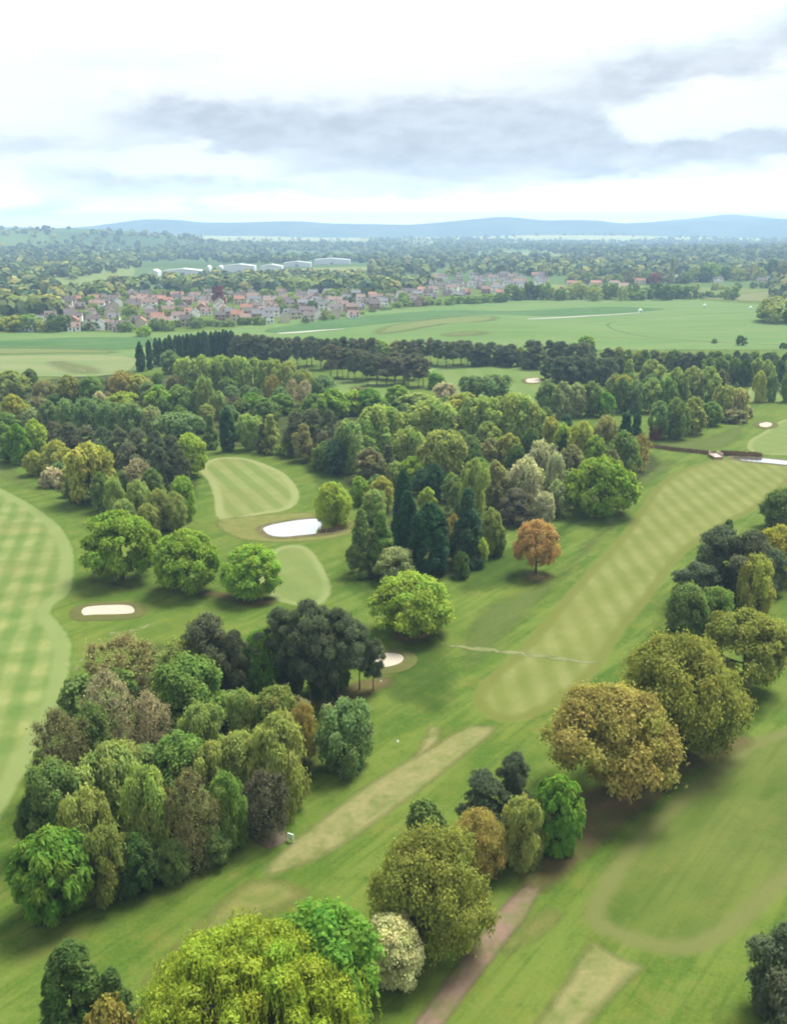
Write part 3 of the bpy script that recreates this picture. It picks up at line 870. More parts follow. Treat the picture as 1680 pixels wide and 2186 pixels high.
sheet("field", [(860, 545), (960, 538), (1060, 536), (1050, 545), (940, 552)], mf_mid, .5, 20)
for (a, b, c_, d_) in [(1150, 662, 1290, 3), (1290, 660, 1400, 3)]:
    pass

# ------------------------------------------------------------------ tree prototypes
def unit(v):
    return v / (np.linalg.norm(v, axis=-1, keepdims=True) + 1e-9)

class Leaves:
    def __init__(self, r_):
        self.r = r_; self.V = []; self.T = []; self.H = []
    def add(self, c, nrm, a, b, tint, hue, axis=None):
        """diamond shaped leaf sprays: centre, normal, half length a, half width b"""
        n = len(c)
        ref = self.r.normal(0, 1, (n, 3)) if axis is None else axis
        t1 = unit(ref - (ref * nrm).sum(1)[:, None] * nrm)
        t2 = np.cross(nrm, t1)
        a = np.broadcast_to(a, n)[:, None]; b = np.broadcast_to(b, n)[:, None]
        Q = np.empty((n, 4, 3))
        Q[:, 0] = c - t1 * a
        Q[:, 1] = c + t2 * b - t1 * a * .1
        Q[:, 2] = c + t1 * a
        Q[:, 3] = c - t2 * b + t1 * a * .1
        self.V.append(Q.reshape(-1, 3))
        self.T.append(np.repeat(np.broadcast_to(tint, n), 4)); self.H.append(np.repeat(np.broadcast_to(hue, n), 4))
    def mesh(self, name):
        V = np.vstack(self.V)
        F = np.arange(len(V)).reshape(-1, 4)
        return np_mesh(name, V, F, m_leaf, {'tint': np.concatenate(self.T), 'hue': np.concatenate(self.H)})

def tubes_mesh(name, tubes, mat, sides=6):
    """tubes: list of (points (k,3), radii (k,))"""
    V, F = [], []
    for P, R in tubes:
        P = np.asarray(P, float)
        b0 = len(V)
        d = np.gradient(P, axis=0)
        for k in range(len(P)):
            z = unit(d[k]); ref = np.array([1., 0, 0]) if abs(z[0]) < .8 else np.array([0, 1., 0])
            x = unit(np.cross(z, ref)); y = np.cross(z, x)
            for s in range(sides):
                a = s * 2 * math.pi / sides
                V.append(P[k] + (x * math.cos(a) + y * math.sin(a)) * R[k])
        for k in range(len(P) - 1):
            for s in range(sides):
                F.append((b0 + k * sides + s, b0 + k * sides + (s + 1) % sides, b0 + (k + 1) * sides + (s + 1) % sides, b0 + (k + 1) * sides + s))
    return np_mesh(name, np.array(V), np.array(F), mat, None, True)

# kind: W, H, crown bottom, widest height, clump count, clump radius, clump z factor, leaf a, b, leaf count, up bias, trunk radius
KINDS = {
    'oak':     dict(W=15, H=12.5, zb=.16, tc=.36, nc=95, rc=1.45, rz=.78, a=.33, b=.22, n=18000, up=.5, tr=.50, jit=.10, inner=.25),
    'bigoak':  dict(W=18, H=13.0, zb=.12, tc=.38, nc=190, rc=1.2, rz=.85, a=.32, b=.21, n=24000, up=.4, tr=.60, jit=.06, inner=.25),
    'parkoak': dict(fuzz=.38, W=15, H=12.0, zb=.30, tc=.20, nc=150, rc=1.15, rz=.8, a=.23, b=.15, n=26000, up=.4, tr=.45, jit=.11, inner=.4, twigs=5000),
    'round':   dict(fuzz=.34, W=11, H=13.0, zb=.08, tc=.45, nc=95, rc=1.25, rz=1.0, a=.33, b=.21, n=16000, up=.45, tr=.35, jit=.10, inner=.2),
    'birch':   dict(W=9, H=15.0, zb=.08, tc=.45, nc=62, rc=1.15, rz=1.9, a=.42, b=.15, n=12000, up=.15, tr=.22, jit=.22, inner=.3, droop=.8),
    'poplar':  dict(W=10, H=16.0, zb=.06, tc=.60, nc=54, rc=1.25, rz=2.3, a=.42, b=.18, n=12000, up=.35, tr=.30, jit=.16, inner=.25, droop=.6),
    'pine':    dict(fuzz=.22, W=10, H=15.0, zb=.34, tc=.42, nc=52, rc=1.30, rz=.58, a=.36, b=.11, n=13000, up=.6, tr=.26, jit=.28, inner=.4, bark='pine'),
    'bushpine': dict(W=9, H=12.0, zb=.06, tc=.35, nc=46, rc=1.5, rz=.60, a=.42, b=.13, n=12000, up=.65, tr=.28, jit=.28, inner=.3, bark='pine'),
    'cypress': dict(fuzz=.12, W=6, H=16.0, zb=.02, tc=.22, nc=120, rc=.72, rz=1.7, a=.34, b=.16, n=12000, up=.25, tr=.25, jit=.05, inner=.1),
    'cone':    dict(fuzz=.15, W=7, H=14.0, zb=.03, tc=.14, nc=80, rc=.85, rz=1.1, a=.36, b=.18, n=9000, up=.3, tr=.25, jit=.14, inner=.2, cone=1),
    'chestnut': dict(fuzz=.12, W=10, H=11.0, zb=.07, tc=.42, nc=95, rc=1.0, rz=.9, a=.55, b=.22, n=11000, up=.35, tr=.35, jit=.06, inner=.15, hang=.75),
    'bush':    dict(W=6, H=4.0, zb=.0, tc=.30, nc=30, rc=.95, rz=.8, a=.28, b=.19, n=4200, up=.4, tr=.10, jit=.15, inner=.2),
    'twiggy':  dict(fuzz=.5, W=9, H=12.0, zb=.08, tc=.58, nc=70, rc=1.1, rz=1.5, a=.20, b=.11, n=4200, up=.3, tr=.22, jit=.10, inner=.5, twigs=9000, fan=1),
    'budding': dict(fuzz=.42, W=15, H=11.0, zb=.15, tc=.30, nc=170, rc=1.15, rz=.85, a=.21, b=.135, n=34000, up=.35, tr=.48, jit=.13, inner=.45, twigs=7000),
}

def envelope(k, t):
    tc = k['tc']
    if k.get('cone'):
        return np.where(t > tc, np.clip((1 - t) / (1 - tc), 0, 1) ** .85, .75 + .25 * t / tc)
    hi = np.sqrt(np.clip(1 - ((t - tc) / (1 - tc)) ** 2, 0, 1))
    lo = np.sqrt(np.clip(1 - .72 * ((tc - t) / max(tc, .01)) ** 2, 0, 1))
    return np.where(t > tc, hi, lo)

def make_proto(kind, seed, lod=0):
    k = KINDS[kind]
    r_ = np.random.default_rng(seed * 131 + 17)
    W, H = k['W'], k['H']
    zb = k['zb'] * H
    nc = k['nc'] if lod == 0 else max(18, int(k['nc'] * .62))
    rc = k['rc'] * (1 if lod == 0 else 1.22)
    nl = k['n'] if lod == 0 else int(k['n'] * .30)
    a, b = (k['a'], k['b']) if lod == 0 else (k['a'] * 1.65, k['b'] * 1.75)
    L = Leaves(r_)
    i = np.arange(nc)
    t = ((i + .5) / nc) ** .85
    t = np.clip(t + r_.normal(0, .03, nc), .03, .985)
    az_ = i * 2.39996 + r_.normal(0, .35, nc)
    lump = 1 + k['jit'] * np.sin(az_ * 2 + seed) * np.sin(t * 5 + seed * 2) + r_.normal(0, k['jit'] * .6, nc)
    rr = envelope(k, t) * W / 2 * lump
    rr = np.maximum(rr - rc * .62, 0)
    inner = r_.random(nc) < k['inner']
    rr = np.where(inner, rr * r_.uniform(.35, .8, nc), rr)
    ztop = zb + t * (H - zb)
    cz = np.where(t > .85, ztop - rc * k['rz'] * .5, ztop)
    cen = np.column_stack([np.cos(az_) * rr, np.sin(az_) * rr, cz])
    crad = rc * r_.uniform(.72, 1.28, nc)
    ctint = r_.uniform(.80, 1.16, nc)
    chue = .5 + r_.normal(0, .009, nc)
    wgt = crad ** 2; wgt /= wgt.sum()
    ci = r_.choice(nc, nl, p=wgt)
    outd = unit(cen - np.array([0, 0, zb + .35 * (H - zb)]))
    d = unit(unit(r_.normal(0, 1, (nl, 3))) + outd[ci] * .55 + np.array([0, 0, k['up']]) * .8)
    rad = crad[ci] * (1 - .55 * r_.random(nl) ** 2.2) * r_.uniform(.9, 1.12, nl)
    pos = cen[ci] + d * rad[:, None] * np.array([1, 1, k['rz']])
    pos[:, 2] = np.maximum(pos[:, 2], .15)
    pos = pos + r_.normal(0, k.get('fuzz', .28), (nl, 3)) * np.array([1, 1, .8])
    pos[:, 2] = np.maximum(pos[:, 2], .15)
    nrm = unit(d * np.array([1, 1, .8]) + r_.normal(0, .45, (nl, 3)) + np.array([0, 0, .45]))
    ax = None
    if k.get('droop'):
        ax = np.array([0, 0, -1.]) + r_.normal(0, 1 - k['droop'], (nl, 3))
        nrm = unit(nrm * np.array([1, 1, .45]))
    if k.get('hang'):
        ax = d * np.array([1, 1, 0]) * 1.0 + np.array([0, 0, -k['hang'] * 1.3]) + r_.normal(0, .35, (nl, 3))
    sz = r_.uniform(.7, 1.3, nl)
    L.add(pos, nrm, a * sz, b * sz, ctint[ci] * r_.uniform(.82, 1.2, nl), chue[ci] + r_.normal(0, .006, nl), ax)
    # trunk and limbs
    lean = r_.normal(0, .03, 2)
    tubes = []
    th = zb + (.72 if kind not in ('cypress', 'cone') else .9) * (H - zb)
    zz = np.linspace(-.25, th, 7)
    bend = r_.normal(0, .12, (7, 2)) * (zz / H)[:, None] * W * .12
    tp = np.column_stack([lean[0] * zz + bend[:, 0], lean[1] * zz + bend[:, 1], zz])
    tr_ = k['tr'] * (1 - .82 * np.clip(zz / th, 0, 1)) * np.where(zz < .5, 1.35, 1.0)
    tubes.append((tp, tr_))
    if kind not in ('cypress', 'bush'):
        nb = min(nc, 26 if lod == 0 else 12)
        for j in r_.choice(nc, nb, replace=False):
            zs = max(zb * .75, min(cen[j, 2] - .35 * np.hypot(cen[j, 0], cen[j, 1]) - .4, th * .96))
            zs = max(zs, .12 * H)
            p0 = np.array([np.interp(zs, zz, tp[:, 0]), np.interp(zs, zz, tp[:, 1]), zs])
            p2 = cen[j]; p1 = (p0 + p2) / 2 + np.array([0, 0, -.06 * np.linalg.norm(p2 - p0)]) + r_.normal(0, .15, 3)
            r0 = max(.04, np.interp(zs, zz, tr_) * .48)
            tubes.append((np.array([p0, p1, p2]), np.array([r0, r0 * .65, r0 * .22])))
    # fine twigs reaching out of the crown
    tw = k.get('twigs', 0)
    if lod: tw = int(tw * .35)
    if tw:
        j = r_.integers(0, nc, tw)
        dd = unit(unit(r_.normal(0, 1, (tw, 3))) * .9 + outd[j] * .9 + np.array([0, 0, .5]))
        if k.get('fan'):
            dd = unit(unit(r_.normal(0, 1, (tw, 3))) * .35 + unit(cen[j] - np.array([0, 0, .1 * H])) + np.array([0, 0, .35]))
        p0 = cen[j] + dd * crad[j][:, None] * .35 * r_.random(tw)[:, None]
        ln = crad[j] * r_.uniform(.5, 1.0, tw) * (1.5 if k.get('fan') else 1.0)
        c_ = p0 + dd * ln[:, None] * .7
        L.add(c_, unit(r_.normal(0, 1, (tw, 3))), ln * .55, (.028 if lod == 0 else .055), r_.uniform(.55, .95, tw), .485 + r_.normal(0, .006, tw), dd)
    nm = {'oak': 'oak', 'bigoak': 'oak'}.get(kind, kind)
    crown = L.mesh(nm + "_crown")
    trunk = tubes_mesh(nm + "_trunk", tubes, m_pine_bark if k.get('bark') else m_bark, 7 if lod == 0 else 5)
    Vx = np.vstack(L.V)
    W0 = np.percentile(np.hypot(Vx[:, 0], Vx[:, 1]), 98.6) * 2
    return crown, trunk, W0, float(np.percentile(Vx[:, 2], 99.7))

def make_weeping(seed):
    """weeping willow: strings of leaves hanging from arching boughs"""
    r_ = np.random.default_rng(seed)
    L = Leaves(r_)
    W, H = 19.0, 13.5
    tubes = [(np.array([[0, 0, -.3], [.1, 0, 2], [.2, .1, 5], [.1, .2, 8]]), np.array([.85, .6, .5, .3]))]
    nb = 95
    for bi in range(nb):
        t = (bi + .5) / nb
        az_ = bi * 2.39996 + r_.normal(0, .25)
        rb = W / 2 * math.sqrt(t) * r_.uniform(.84, 1.02)
        zt = H * (1 - .50 * (rb / (W / 2)) ** 2.3) * r_.uniform(.93, 1.03)
        c_ = np.array([math.cos(az_) * rb, math.sin(az_) * rb, zt])
        tubes.append((np.array([[.15, .1, 4.5], c_ * np.array([.5, .5, 0]) + np.array([0, 0, zt * .92]), c_]), np.array([.2, .11, .04])))
        bt = r_.uniform(.80, 1.15); bh = .5 + r_.normal(0, .010)
        # tuft on top
        n = 120
        d = unit(r_.normal(0, 1, (n, 3)) + np.array([0, 0, .7]))
        L.add(c_ + d * r_.uniform(.3, 1.0, n)[:, None] * np.array([1.25, 1.25, .6]), unit(d + r_.normal(0, .4, (n, 3))), .21, .10, bt * r_.uniform(.9, 1.25, n), bh)
        for s in range(34):
            o = c_ + np.append(r_.normal(0, .80, 2), r_.normal(0, .25))
            ln = r_.uniform(1.8, 6.0) * (1.0 if rb > 4 else .6)
            m = int(ln / .15)
            u_ = np.linspace(0, 1, m)
            drift = np.array([math.cos(az_), math.sin(az_), 0]) * r_.uniform(.0, .8)
            P = o + np.outer(u_ ** .6, drift) + np.outer(u_, [0, 0, -ln]) + r_.normal(0, .07, (m, 3))
            P[:, 2] = np.maximum(P[:, 2], .3)
            nn = unit(np.column_stack([r_.normal(0, 1, m), r_.normal(0, 1, m), r_.normal(.25, .3, m)]))
            L.add(P, nn, .24, .06, bt * r_.uniform(.55, 1.25) * r_.uniform(.9, 1.1, m), bh + r_.normal(0, .006), np.array([0, 0, -1.]) + r_.normal(0, .25, (m, 3)))
    return L.mesh("willow_crown"), tubes_mesh("willow_trunk", tubes, m_bark, 7), W, H

PROTO = {}
def proto(kind, var, lod):
    key = (kind, var, lod)
    if key not in PROTO:
        PROTO[key] = make_weeping(5) if kind == 'weeping' else make_proto(kind, var + 1 + 10 * sorted(KINDS).index(kind), lod)
    return PROTO[key]

COL = {
    'fresh': (0.104, 0.142, 0.028), 'lime': (0.135, 0.160, 0.034), 'gold': (0.165, 0.145, 0.030), 'olive': (0.095, 0.105, 0.036),
    'ochre': (0.160, 0.126, 0.048), 'oakolive': (0.118, 0.114, 0.034), 'rust': (0.215, 0.128, 0.066), 'green': (0.080, 0.112, 0.034), 'rich': (0.066, 0.114, 0.022),
    'bluegreen': (0.084, 0.112, 0.052), 'pale': (0.128, 0.138, 0.075), 'silver': (0.190, 0.178, 0.140), 'white': (0.265, 0.235, 0.160),
    'pine': (0.050, 0.060, 0.042), 'pinebrown': (0.056, 0.060, 0.043), 'cyp': (0.020, 0.044, 0.024), 'dark': (0.042, 0.064, 0.022),
    'brown': (0.105, 0.095, 0.055), 'pink': (0.190, 0.160, 0.125), 'willow': (0.135, 0.156, 0.026), 'copper': (0.090, 0.028, 0.038),
    'birch': (0.126, 0.148, 0.056), 'birchol': (0.130, 0.136, 0.050), 'poplar': (0.128, 0.150, 0.052), 'midgreen': (0.074, 0.096, 0.036), 'yellowol': (0.155, 0.150, 0.044), 'amber': (0.165, 0.130, 0.045),
    'mauve': (0.070, 0.064, 0.050), 'teal': (0.032, 0.056, 0.036), 'bud': (0.135, 0.122, 0.062),
}
NAME = {'oak': 'oak_tree', 'parkoak': 'oak_tree', 'bigoak': 'oak_tree', 'round': 'broadleaf_tree', 'birch': 'birch_tree', 'poplar': 'poplar_tree', 'pine': 'pine_tree', 'bushpine': 'pine_tree',
        'cypress': 'cypress_tree', 'cone': 'conical_tree', 'chestnut': 'chestnut_tree', 'bush': 'shrub', 'twiggy': 'bare_tree', 'budding': 'oak_tree', 'weeping': 'willow_tree'}

def fit_height(y, wm, top_v, kind):
    """height whose crown dome just reaches photo row top_v when the trunk stands at distance y"""
    target = math.atan2(1093 - top_v, FPX) - PITCH
    a = wm * (.44 if kind not in ('cypress', 'cone', 'pine') else .2)
    lo, hi = .5, 45.0
    th = np.linspace(0, math.pi, 40)
    for _ in range(40):
        h = (lo + hi) / 2
        zc, b = .58 * h, .42 * h
        e = np.max(np.arctan2(zc + b * np.sin(th) - HC, y + a * np.cos(th)))
        if e < target: lo = h
        else: hi = h
    return h

tree_n = 0
def tree(kind, u, top, base, wpx, col, label, group=None, cat=None, jit=.0, squash=1.0):
    global tree_n
    tree_n += 1
    x, y, z = ground(u, base)
    wm = wpx * px_m(y) * 1.0
    h = fit_height(y, wm, top, kind)
    lod = 0 if y < 215 else 1
    nv = {'weeping': 1, 'chestnut': 1}.get(kind, 3)
    crown, trunk, W0, H0 = proto(kind, 0 if nv == 1 else tree_n % nv, lod)
    r_ = random.Random(tree_n * 7 + 3)
    root = empty(NAME[kind], (x, y, z), label, cat or ('shrub' if kind == 'bush' else 'tree'), group, r_.uniform(0, 6.28))
    sx = wm / W0
    sc3 = (sx * r_.uniform(.96, 1.04), sx * r_.uniform(.96, 1.04), h / H0)
    c = COL[col] if isinstance(col, str) else col
    f = 1 + r_.uniform(-.07, .07)
    co = link("crown", crown, root); co.scale = sc3
    co.color = (c[0] * f * r_.uniform(.96, 1.04), c[1] * f, c[2] * f, 1)
    to = link("trunk", trunk, root); to.scale = sc3
    return root

def T(block, group=None):
    for line in block.strip().split('\n'):
        p = [s.strip() for s in line.split('|')]
        kind, u, top, base, wpx, col = p[0].split()
        g_ = p[2] if len(p) > 2 and p[2] else group
        tree(kind, float(u), float(top), float(base), float(wpx), col, p[1], g_)

# ------------------------------------------------------------------ trees standing alone or in the near clumps: kind, photo column, top row, foot row, width, colour
T('''
oak 262 1090 1236 168 fresh | largest and leftmost of the three round green oaks above the left bunker
oak 400 1130 1262 146 fresh | middle one of the three round green oaks above the left bunker
oak 540 1163 1274 132 fresh | smallest and rightmost of the three oaks, yellow-green with open crown
oak 880 1222 1352 186 lime | bright yellow-green oak standing alone at the centre, in front of the tall cypresses
bigoak 1281 975 1098 156 fresh | big round vivid green oak by the upper end of the long fairway
parkoak 1143 1110 1226 108 rust | lone rust-orange oak beside the long fairway
birch 710 1030 1122 88 lime | airy yellow-green tree at the right end of the pond
chestnut 122 1762 1952 166 rich | bright green drooping chestnut at the lower left corner of the wood
poplar 738 1495 1642 132 bluegreen | grey-green weeping tree standing apart to the right of the wood
weeping 548 1955 2300 455 willow | huge yellow-green weeping willow at the bottom edge
round 700 1922 2200 235 rich | tall dark green tree right behind the weeping willow
round 840 1948 2098 126 white | small creamy white blossoming tree right of the weeping willow
budding 918 1755 2010 262 oakolive | large olive-brown oak between the white blossoming tree and the track
budding 1018 1724 1862 125 ochre | orange-brown tree behind the large olive oak by the track
bushpine 1030 1640 1775 118 pine | dark blue-grey pine left of the bright chestnut by the track
bushpine 1097 1604 1738 92 pine | upper of the two dark pines behind the bright chestnut
chestnut 1186 1652 1815 116 rich | vivid green rounded chestnut beside the earth track
birch 1113 1700 1852 100 birchol | dull olive tree squeezed in left of the vivid chestnut
bush 905 1702 1792 88 midgreen | low grey-green shrub left of the orange-brown tree
parkoak 1295 1455 1696 288 ochre | largest orange-brown oak at the lower right, in early leaf
budding 1440 1352 1602 284 oakolive | big olive oak just behind the largest orange-brown oak
oak 1580 1298 1472 194 oakolive | olive-green oak with clumped crown, third in the row up the right side
round 1462 1247 1356 92 midgreen | dark grey-green tree in front of the pines, left of the pair
round 1522 1253 1350 82 green | mid green tree in front of the pines, right of the pair
bushpine 1530 1122 1268 124 pine | dark pine at the top of the right-hand clump
bushpine 1588 1132 1290 134 pinebrown | broad grey-brown pine in the middle of the right-hand clump
bushpine 1478 1198 1298 116 pine | lower left dark pine of the right-hand clump
bushpine 1636 1170 1268 84 pine | dark pine at the right end of the right-hand clump
cone 1549 1110 1180 52 dark | pointed green treetop poking up behind the right-hand pines
poplar 1606 1185 1312 88 yellowol | slim yellow-green tree in front of the right-hand pines
round 1655 1122 1240 112 gold | golden yellow tree at the right edge beyond the dark pines
round 1668 1042 1128 92 midgreen | dark green tree cut off by the right edge beside the fairway
bushpine 1658 1962 2180 175 pine | dark pine cut off by the lower right edge
bushpine 1700 2050 2250 190 pinebrown | brownish dark tree in the bottom right corner
cypress 168 2012 2215 128 dark | dark green conifer in the bottom left corner
cone 250 2070 2222 112 dark | shorter dark conifer beside the bottom left conifer
bush 240 2122 2255 100 amber | orange-yellow shrub before the dark conifers at the bottom left
bush 345 2122 2262 130 ochre | ochre shrub at the left foot of the weeping willow
bush 440 2150 2290 130 amber | yellow-brown shrub in front of the weeping willow
''')
# the dense mixed wood at the lower left
ORDW = ["leftmost", "second from left", "third from left", "fourth from left", "fifth from left", "sixth from left", "seventh from left", "eighth from left", "ninth from left", "tenth from left"]
WG = "trees of the dense wood at the lower left"
T('''
twiggy 268 1352 1485 165 bud | wide brownish half-bare tree at the top end of the lower left wood
round 395 1362 1500 112 birchol | olive tree with a yellowish top at the upper end of the lower left wood
round 408 1398 1580 150 green | tall fresh green tree in the upper middle of the lower left wood
twiggy 238 1428 1608 102 pink | left one of the two pinkish bare trees in the lower left wood
twiggy 326 1474 1645 98 pink | right one of the two pinkish bare trees in the lower left wood
birch 440 1500 1655 110 birch | pale green birch right of the two bare trees in the lower left wood
birch 600 1522 1728 145 birchol | tall yellowish olive birch at the right side of the lower left wood
round 516 1560 1705 100 birchol | dull olive crown left of the tall olive birch
round 595 1464 1605 98 olive | olive tree just below the pine clump at the top right of the wood
budding 648 1500 1622 66 ochre | small reddish olive tree between the pine clump and the grey-green weeping tree
birch 525 1470 1600 78 birch | slim birch below the pine clump
twiggy 140 1512 1700 118 brown | dull brownish tree on the left flank of the lower left wood
round 205 1500 1650 90 midgreen | grey-green tree under the left bare tree
birch 250 1578 1755 158 birch | broad pale birch in the middle of the lower left wood
round 128 1620 1812 118 midgreen | dark grey-green tree on the left flank of the lower left wood
round 390 1560 1712 126 green | deep green bushy crown in the middle of the lower left wood
birch 455 1580 1720 90 birchol | olive birch right of the deep green bushy crown
poplar 322 1635 1850 108 poplar | bright yellow-green tall tree at the front of the lower left wood
poplar 196 1680 1872 120 birchol | olive-topped tree behind the drooping chestnut
twiggy 415 1640 1858 112 brown | grey-brown twiggy tree at the front of the lower left wood
poplar 492 1650 1812 84 green | mid green tree at the front right of the lower left wood
twiggy 566 1640 1792 112 mauve | dark mauve-brown tree at the right foot of the lower left wood
round 85 1690 1815 85 dark | dark green tree at the far left of the lower left wood
birch 235 1762 1925 105 olive | dark olive tree right of the drooping chestnut
round 295 1775 1905 95 dark | shadowy dark green tree at the front edge of the lower left wood
round 370 1790 1880 80 midgreen | low dark tree below the grey-brown twiggy tree
round 455 1760 1840 80 midgreen | low dark green tree at the front edge right of the twiggy tree
''', WG)
T('''
bushpine 452 1310 1492 122 pinebrown | grey leaning pine at the left end of the central pine clump
bushpine 505 1345 1500 80 pinebrown | smaller grey pine beside the leaning pine
round 560 1345 1482 78 rich | bright green tree squeezed between the pines of the central clump
pine 602 1298 1482 112 pine | left tall pine of the dark central clump
pine 662 1282 1512 126 pine | tallest pine at the front of the dark central clump
pine 722 1300 1494 112 pine | tall pine right of the tallest one in the central clump
pine 768 1330 1472 96 pine | pine on the right side of the central clump
pine 640 1325 1500 96 pine | pine with bare trunk at the front left of the central clump
pine 694 1335 1508 92 pinebrown | brownish pine with pale trunk at the front of the central clump
pine 622 1310 1462 90 pine | rear left pine of the central clump, half hidden
pine 690 1300 1470 96 pine | rear middle pine of the central clump, half hidden
pine 742 1310 1462 90 pinebrown | rear right pine of the central clump, half hidden
bush 700 1410 1478 90 dark | dark undergrowth bush between the pine trunks of the central clump
bush 620 1420 1470 70 dark | second dark undergrowth bush under the left pines of the central clump
pine 797 1372 1474 58 pine | small pine at the right end of the central clump beside the bunker
''', "dark pines of the central clump")
# centre: conifers and mixed trees round the cypresses
T('''
cypress 860 1005 1172 52 cyp | rearmost of the three tall dark cypresses at the centre
cypress 870 1050 1198 54 cyp | slim middle one of the three tall dark cypresses
cypress 916 1075 1224 88 cyp | broadest and nearest of the three tall dark cypresses
cone 772 1090 1228 70 midgreen | grey-green conical tree left of the cypresses, front left of the pair
cone 814 1092 1226 72 green | grey-green conical tree left of the cypresses, nearer to them
round 845 1168 1240 86 pale | pale green bushy tree at the foot of the cypresses
round 768 1017 1078 46 fresh | small bright green tree above the pair of grey-green cones
round 815 1018 1092 58 yellowol | yellowish green tree left of the rearmost cypress
round 800 1045 1115 55 birch | soft green tree behind the grey-green cones
round 912 1040 1095 42 lime | lime green top between the cypresses
bushpine 926 990 1064 56 cyp | dark blue-green conifer behind the cypresses
bushpine 975 1030 1100 50 midgreen | grey-green conifer right of the lime green top
cone 996 1045 1206 80 teal | tall blue-green conifer right of the broad cypress
bush 985 1178 1232 44 dark | dark shrub at the foot of the blue-green conifer
twiggy 966 1098 1200 44 ochre | orange-brown thin tree behind the broad cypress
round 1020 1142 1208 46 lime | lime green small tree at the edge of the grass
birch 1010 980 1112 62 poplar | slim light green birch right of the dark conifers
round 1056 985 1085 60 bud | brownish-green tree behind the slim light birch
round 1046 1085 1186 52 birchol | olive tree above the lime green small tree
bushpine 1100 1042 1118 84 mauve | grey-brown spreading tree below the silver poplars
round 1075 1020 1095 50 brown | brown tree between the birch and the silver poplars
round 1062 1120 1185 40 midgreen | dull green tree left of the rust-orange oak
poplar 1118 975 1092 78 silver | silvery grey-green poplar, left of the silver group
poplar 1152 942 1066 68 silver | tallest silvery poplar at the back of the silver group
poplar 1180 966 1082 40 silver | slim silvery poplar at the right of the silver group
round 1187 1025 1102 52 pale | low pale green tree under the silver poplars
round 1160 1050 1118 50 silver | low silver crown at the front of the silver group
birch 1240 900 1012 66 yellowol | yellow-green tree above the big vivid oak
round 1266 930 1022 50 fresh | bright green tree just left above the big vivid oak
budding 1290 887 975 58 bud | pale brown-green tree behind the big vivid oak
cone 1330 882 990 54 cyp | dark conifer behind the big vivid oak, left of two
cone 1354 884 975 44 cyp | dark leaning conifer near the stream, right of two
round 1326 922 1034 80 midgreen | green tree right above the big vivid oak
twiggy 1366 925 1005 42 ochre | rusty brown tree at the head of the ditch
round 1215 950 1045 66 brown | brownish tree between the silver poplars and the big oak
bushpine 1201 925 988 34 cyp | small dark pine among the yellow-green trees
bushpine 1207 885 938 36 teal | dark pine top above the yellow-green trees
birch 1172 890 975 52 yellowol | yellowish birch behind the silver poplars
birch 1200 905 985 44 lime | light yellow birch behind the small dark pine
round 1100 950 1030 50 dark | dark tree left behind the silver poplars
round 1130 915 990 44 dark | dark tree top behind the tallest silver poplar
round 1300 960 1050 46 brown | low brown tree left of the green tree by the ditch
''', None)
# big middle wood
MW = "light green trees of the middle wood"
T('''
poplar 806 865 965 96 poplar | light green domed poplar, left one of the row in the middle wood
poplar 920 850 945 110 poplar | broad light green poplar in the middle of the row
poplar 1030 845 944 94 poplar | light green poplar right of the middle of the row
poplar 1092 840 945 100 poplar | rightmost light green poplar at the end of the row
poplar 870 912 996 76 poplar | light green poplar standing before the row on its left
poplar 946 920 1036 102 birchol | tall yellowish poplar in front of the row
poplar 745 898 1008 80 bluegreen | blue-green tree at the left end of the middle wood
round 716 938 1012 52 teal | dark blue-green tree at the wood's corner by the grass
round 790 955 1028 72 brown | rounded olive-brown tree at the left front of the middle wood
cone 830 950 1024 48 pinebrown | dark brown conifer right of the rounded olive-brown tree
cone 962 900 948 24 cyp | tiny dark spire between the poplars
round 990 838 905 92 yellowol | olive-yellow crown behind the poplar row
round 893 838 885 92 poplar | light green crown behind the left poplars
round 848 822 864 52 fresh | bright green round tree at the edge of the far clearing
round 710 830 892 70 fresh | vivid green tree left in the middle wood
round 756 832 884 62 lime | lime green tree in the row of vivid trees
round 790 828 884 66 rich | deeper green tree in the row of vivid trees
round 670 840 900 55 green | green tree at the left end of the row of vivid trees
bush 930 795 830 42 rich | round green bush before the far pines
bush 948 816 852 52 pink | pale brownish bush left of the low willows
poplar 1008 801 850 62 bluegreen | low grey-green willow, left of the pair by the far clearing
poplar 1056 798 850 82 bluegreen | low grey-green willow, right of the pair by the far clearing
round 1000 930 1010 60 midgreen | dark green tree behind the tall yellowish poplar
round 1045 935 1000 50 bud | pinkish brown tree among the poplars
round 1085 925 1000 55 yellowol | yellow-green tree below the rightmost poplar
round 1010 960 1020 48 dark | dark tree in the hollow of the middle wood
round 880 975 1040 60 fresh | bright green low tree before the yellowish poplar
round 845 985 1040 46 birch | soft green tree above the rearmost cypress
bushpine 900 1000 1055 46 teal | blue-green pine left behind the dark conifer
round 1040 900 960 55 poplar | light green tree in the gap under the poplar row
round 860 880 940 55 poplar | light green crown between the two left poplars
round 965 1010 1070 50 midgreen | grey-green tree above the blue-green conifer
round 1145 870 930 46 poplar | light green tree right of the poplar row
''', None)
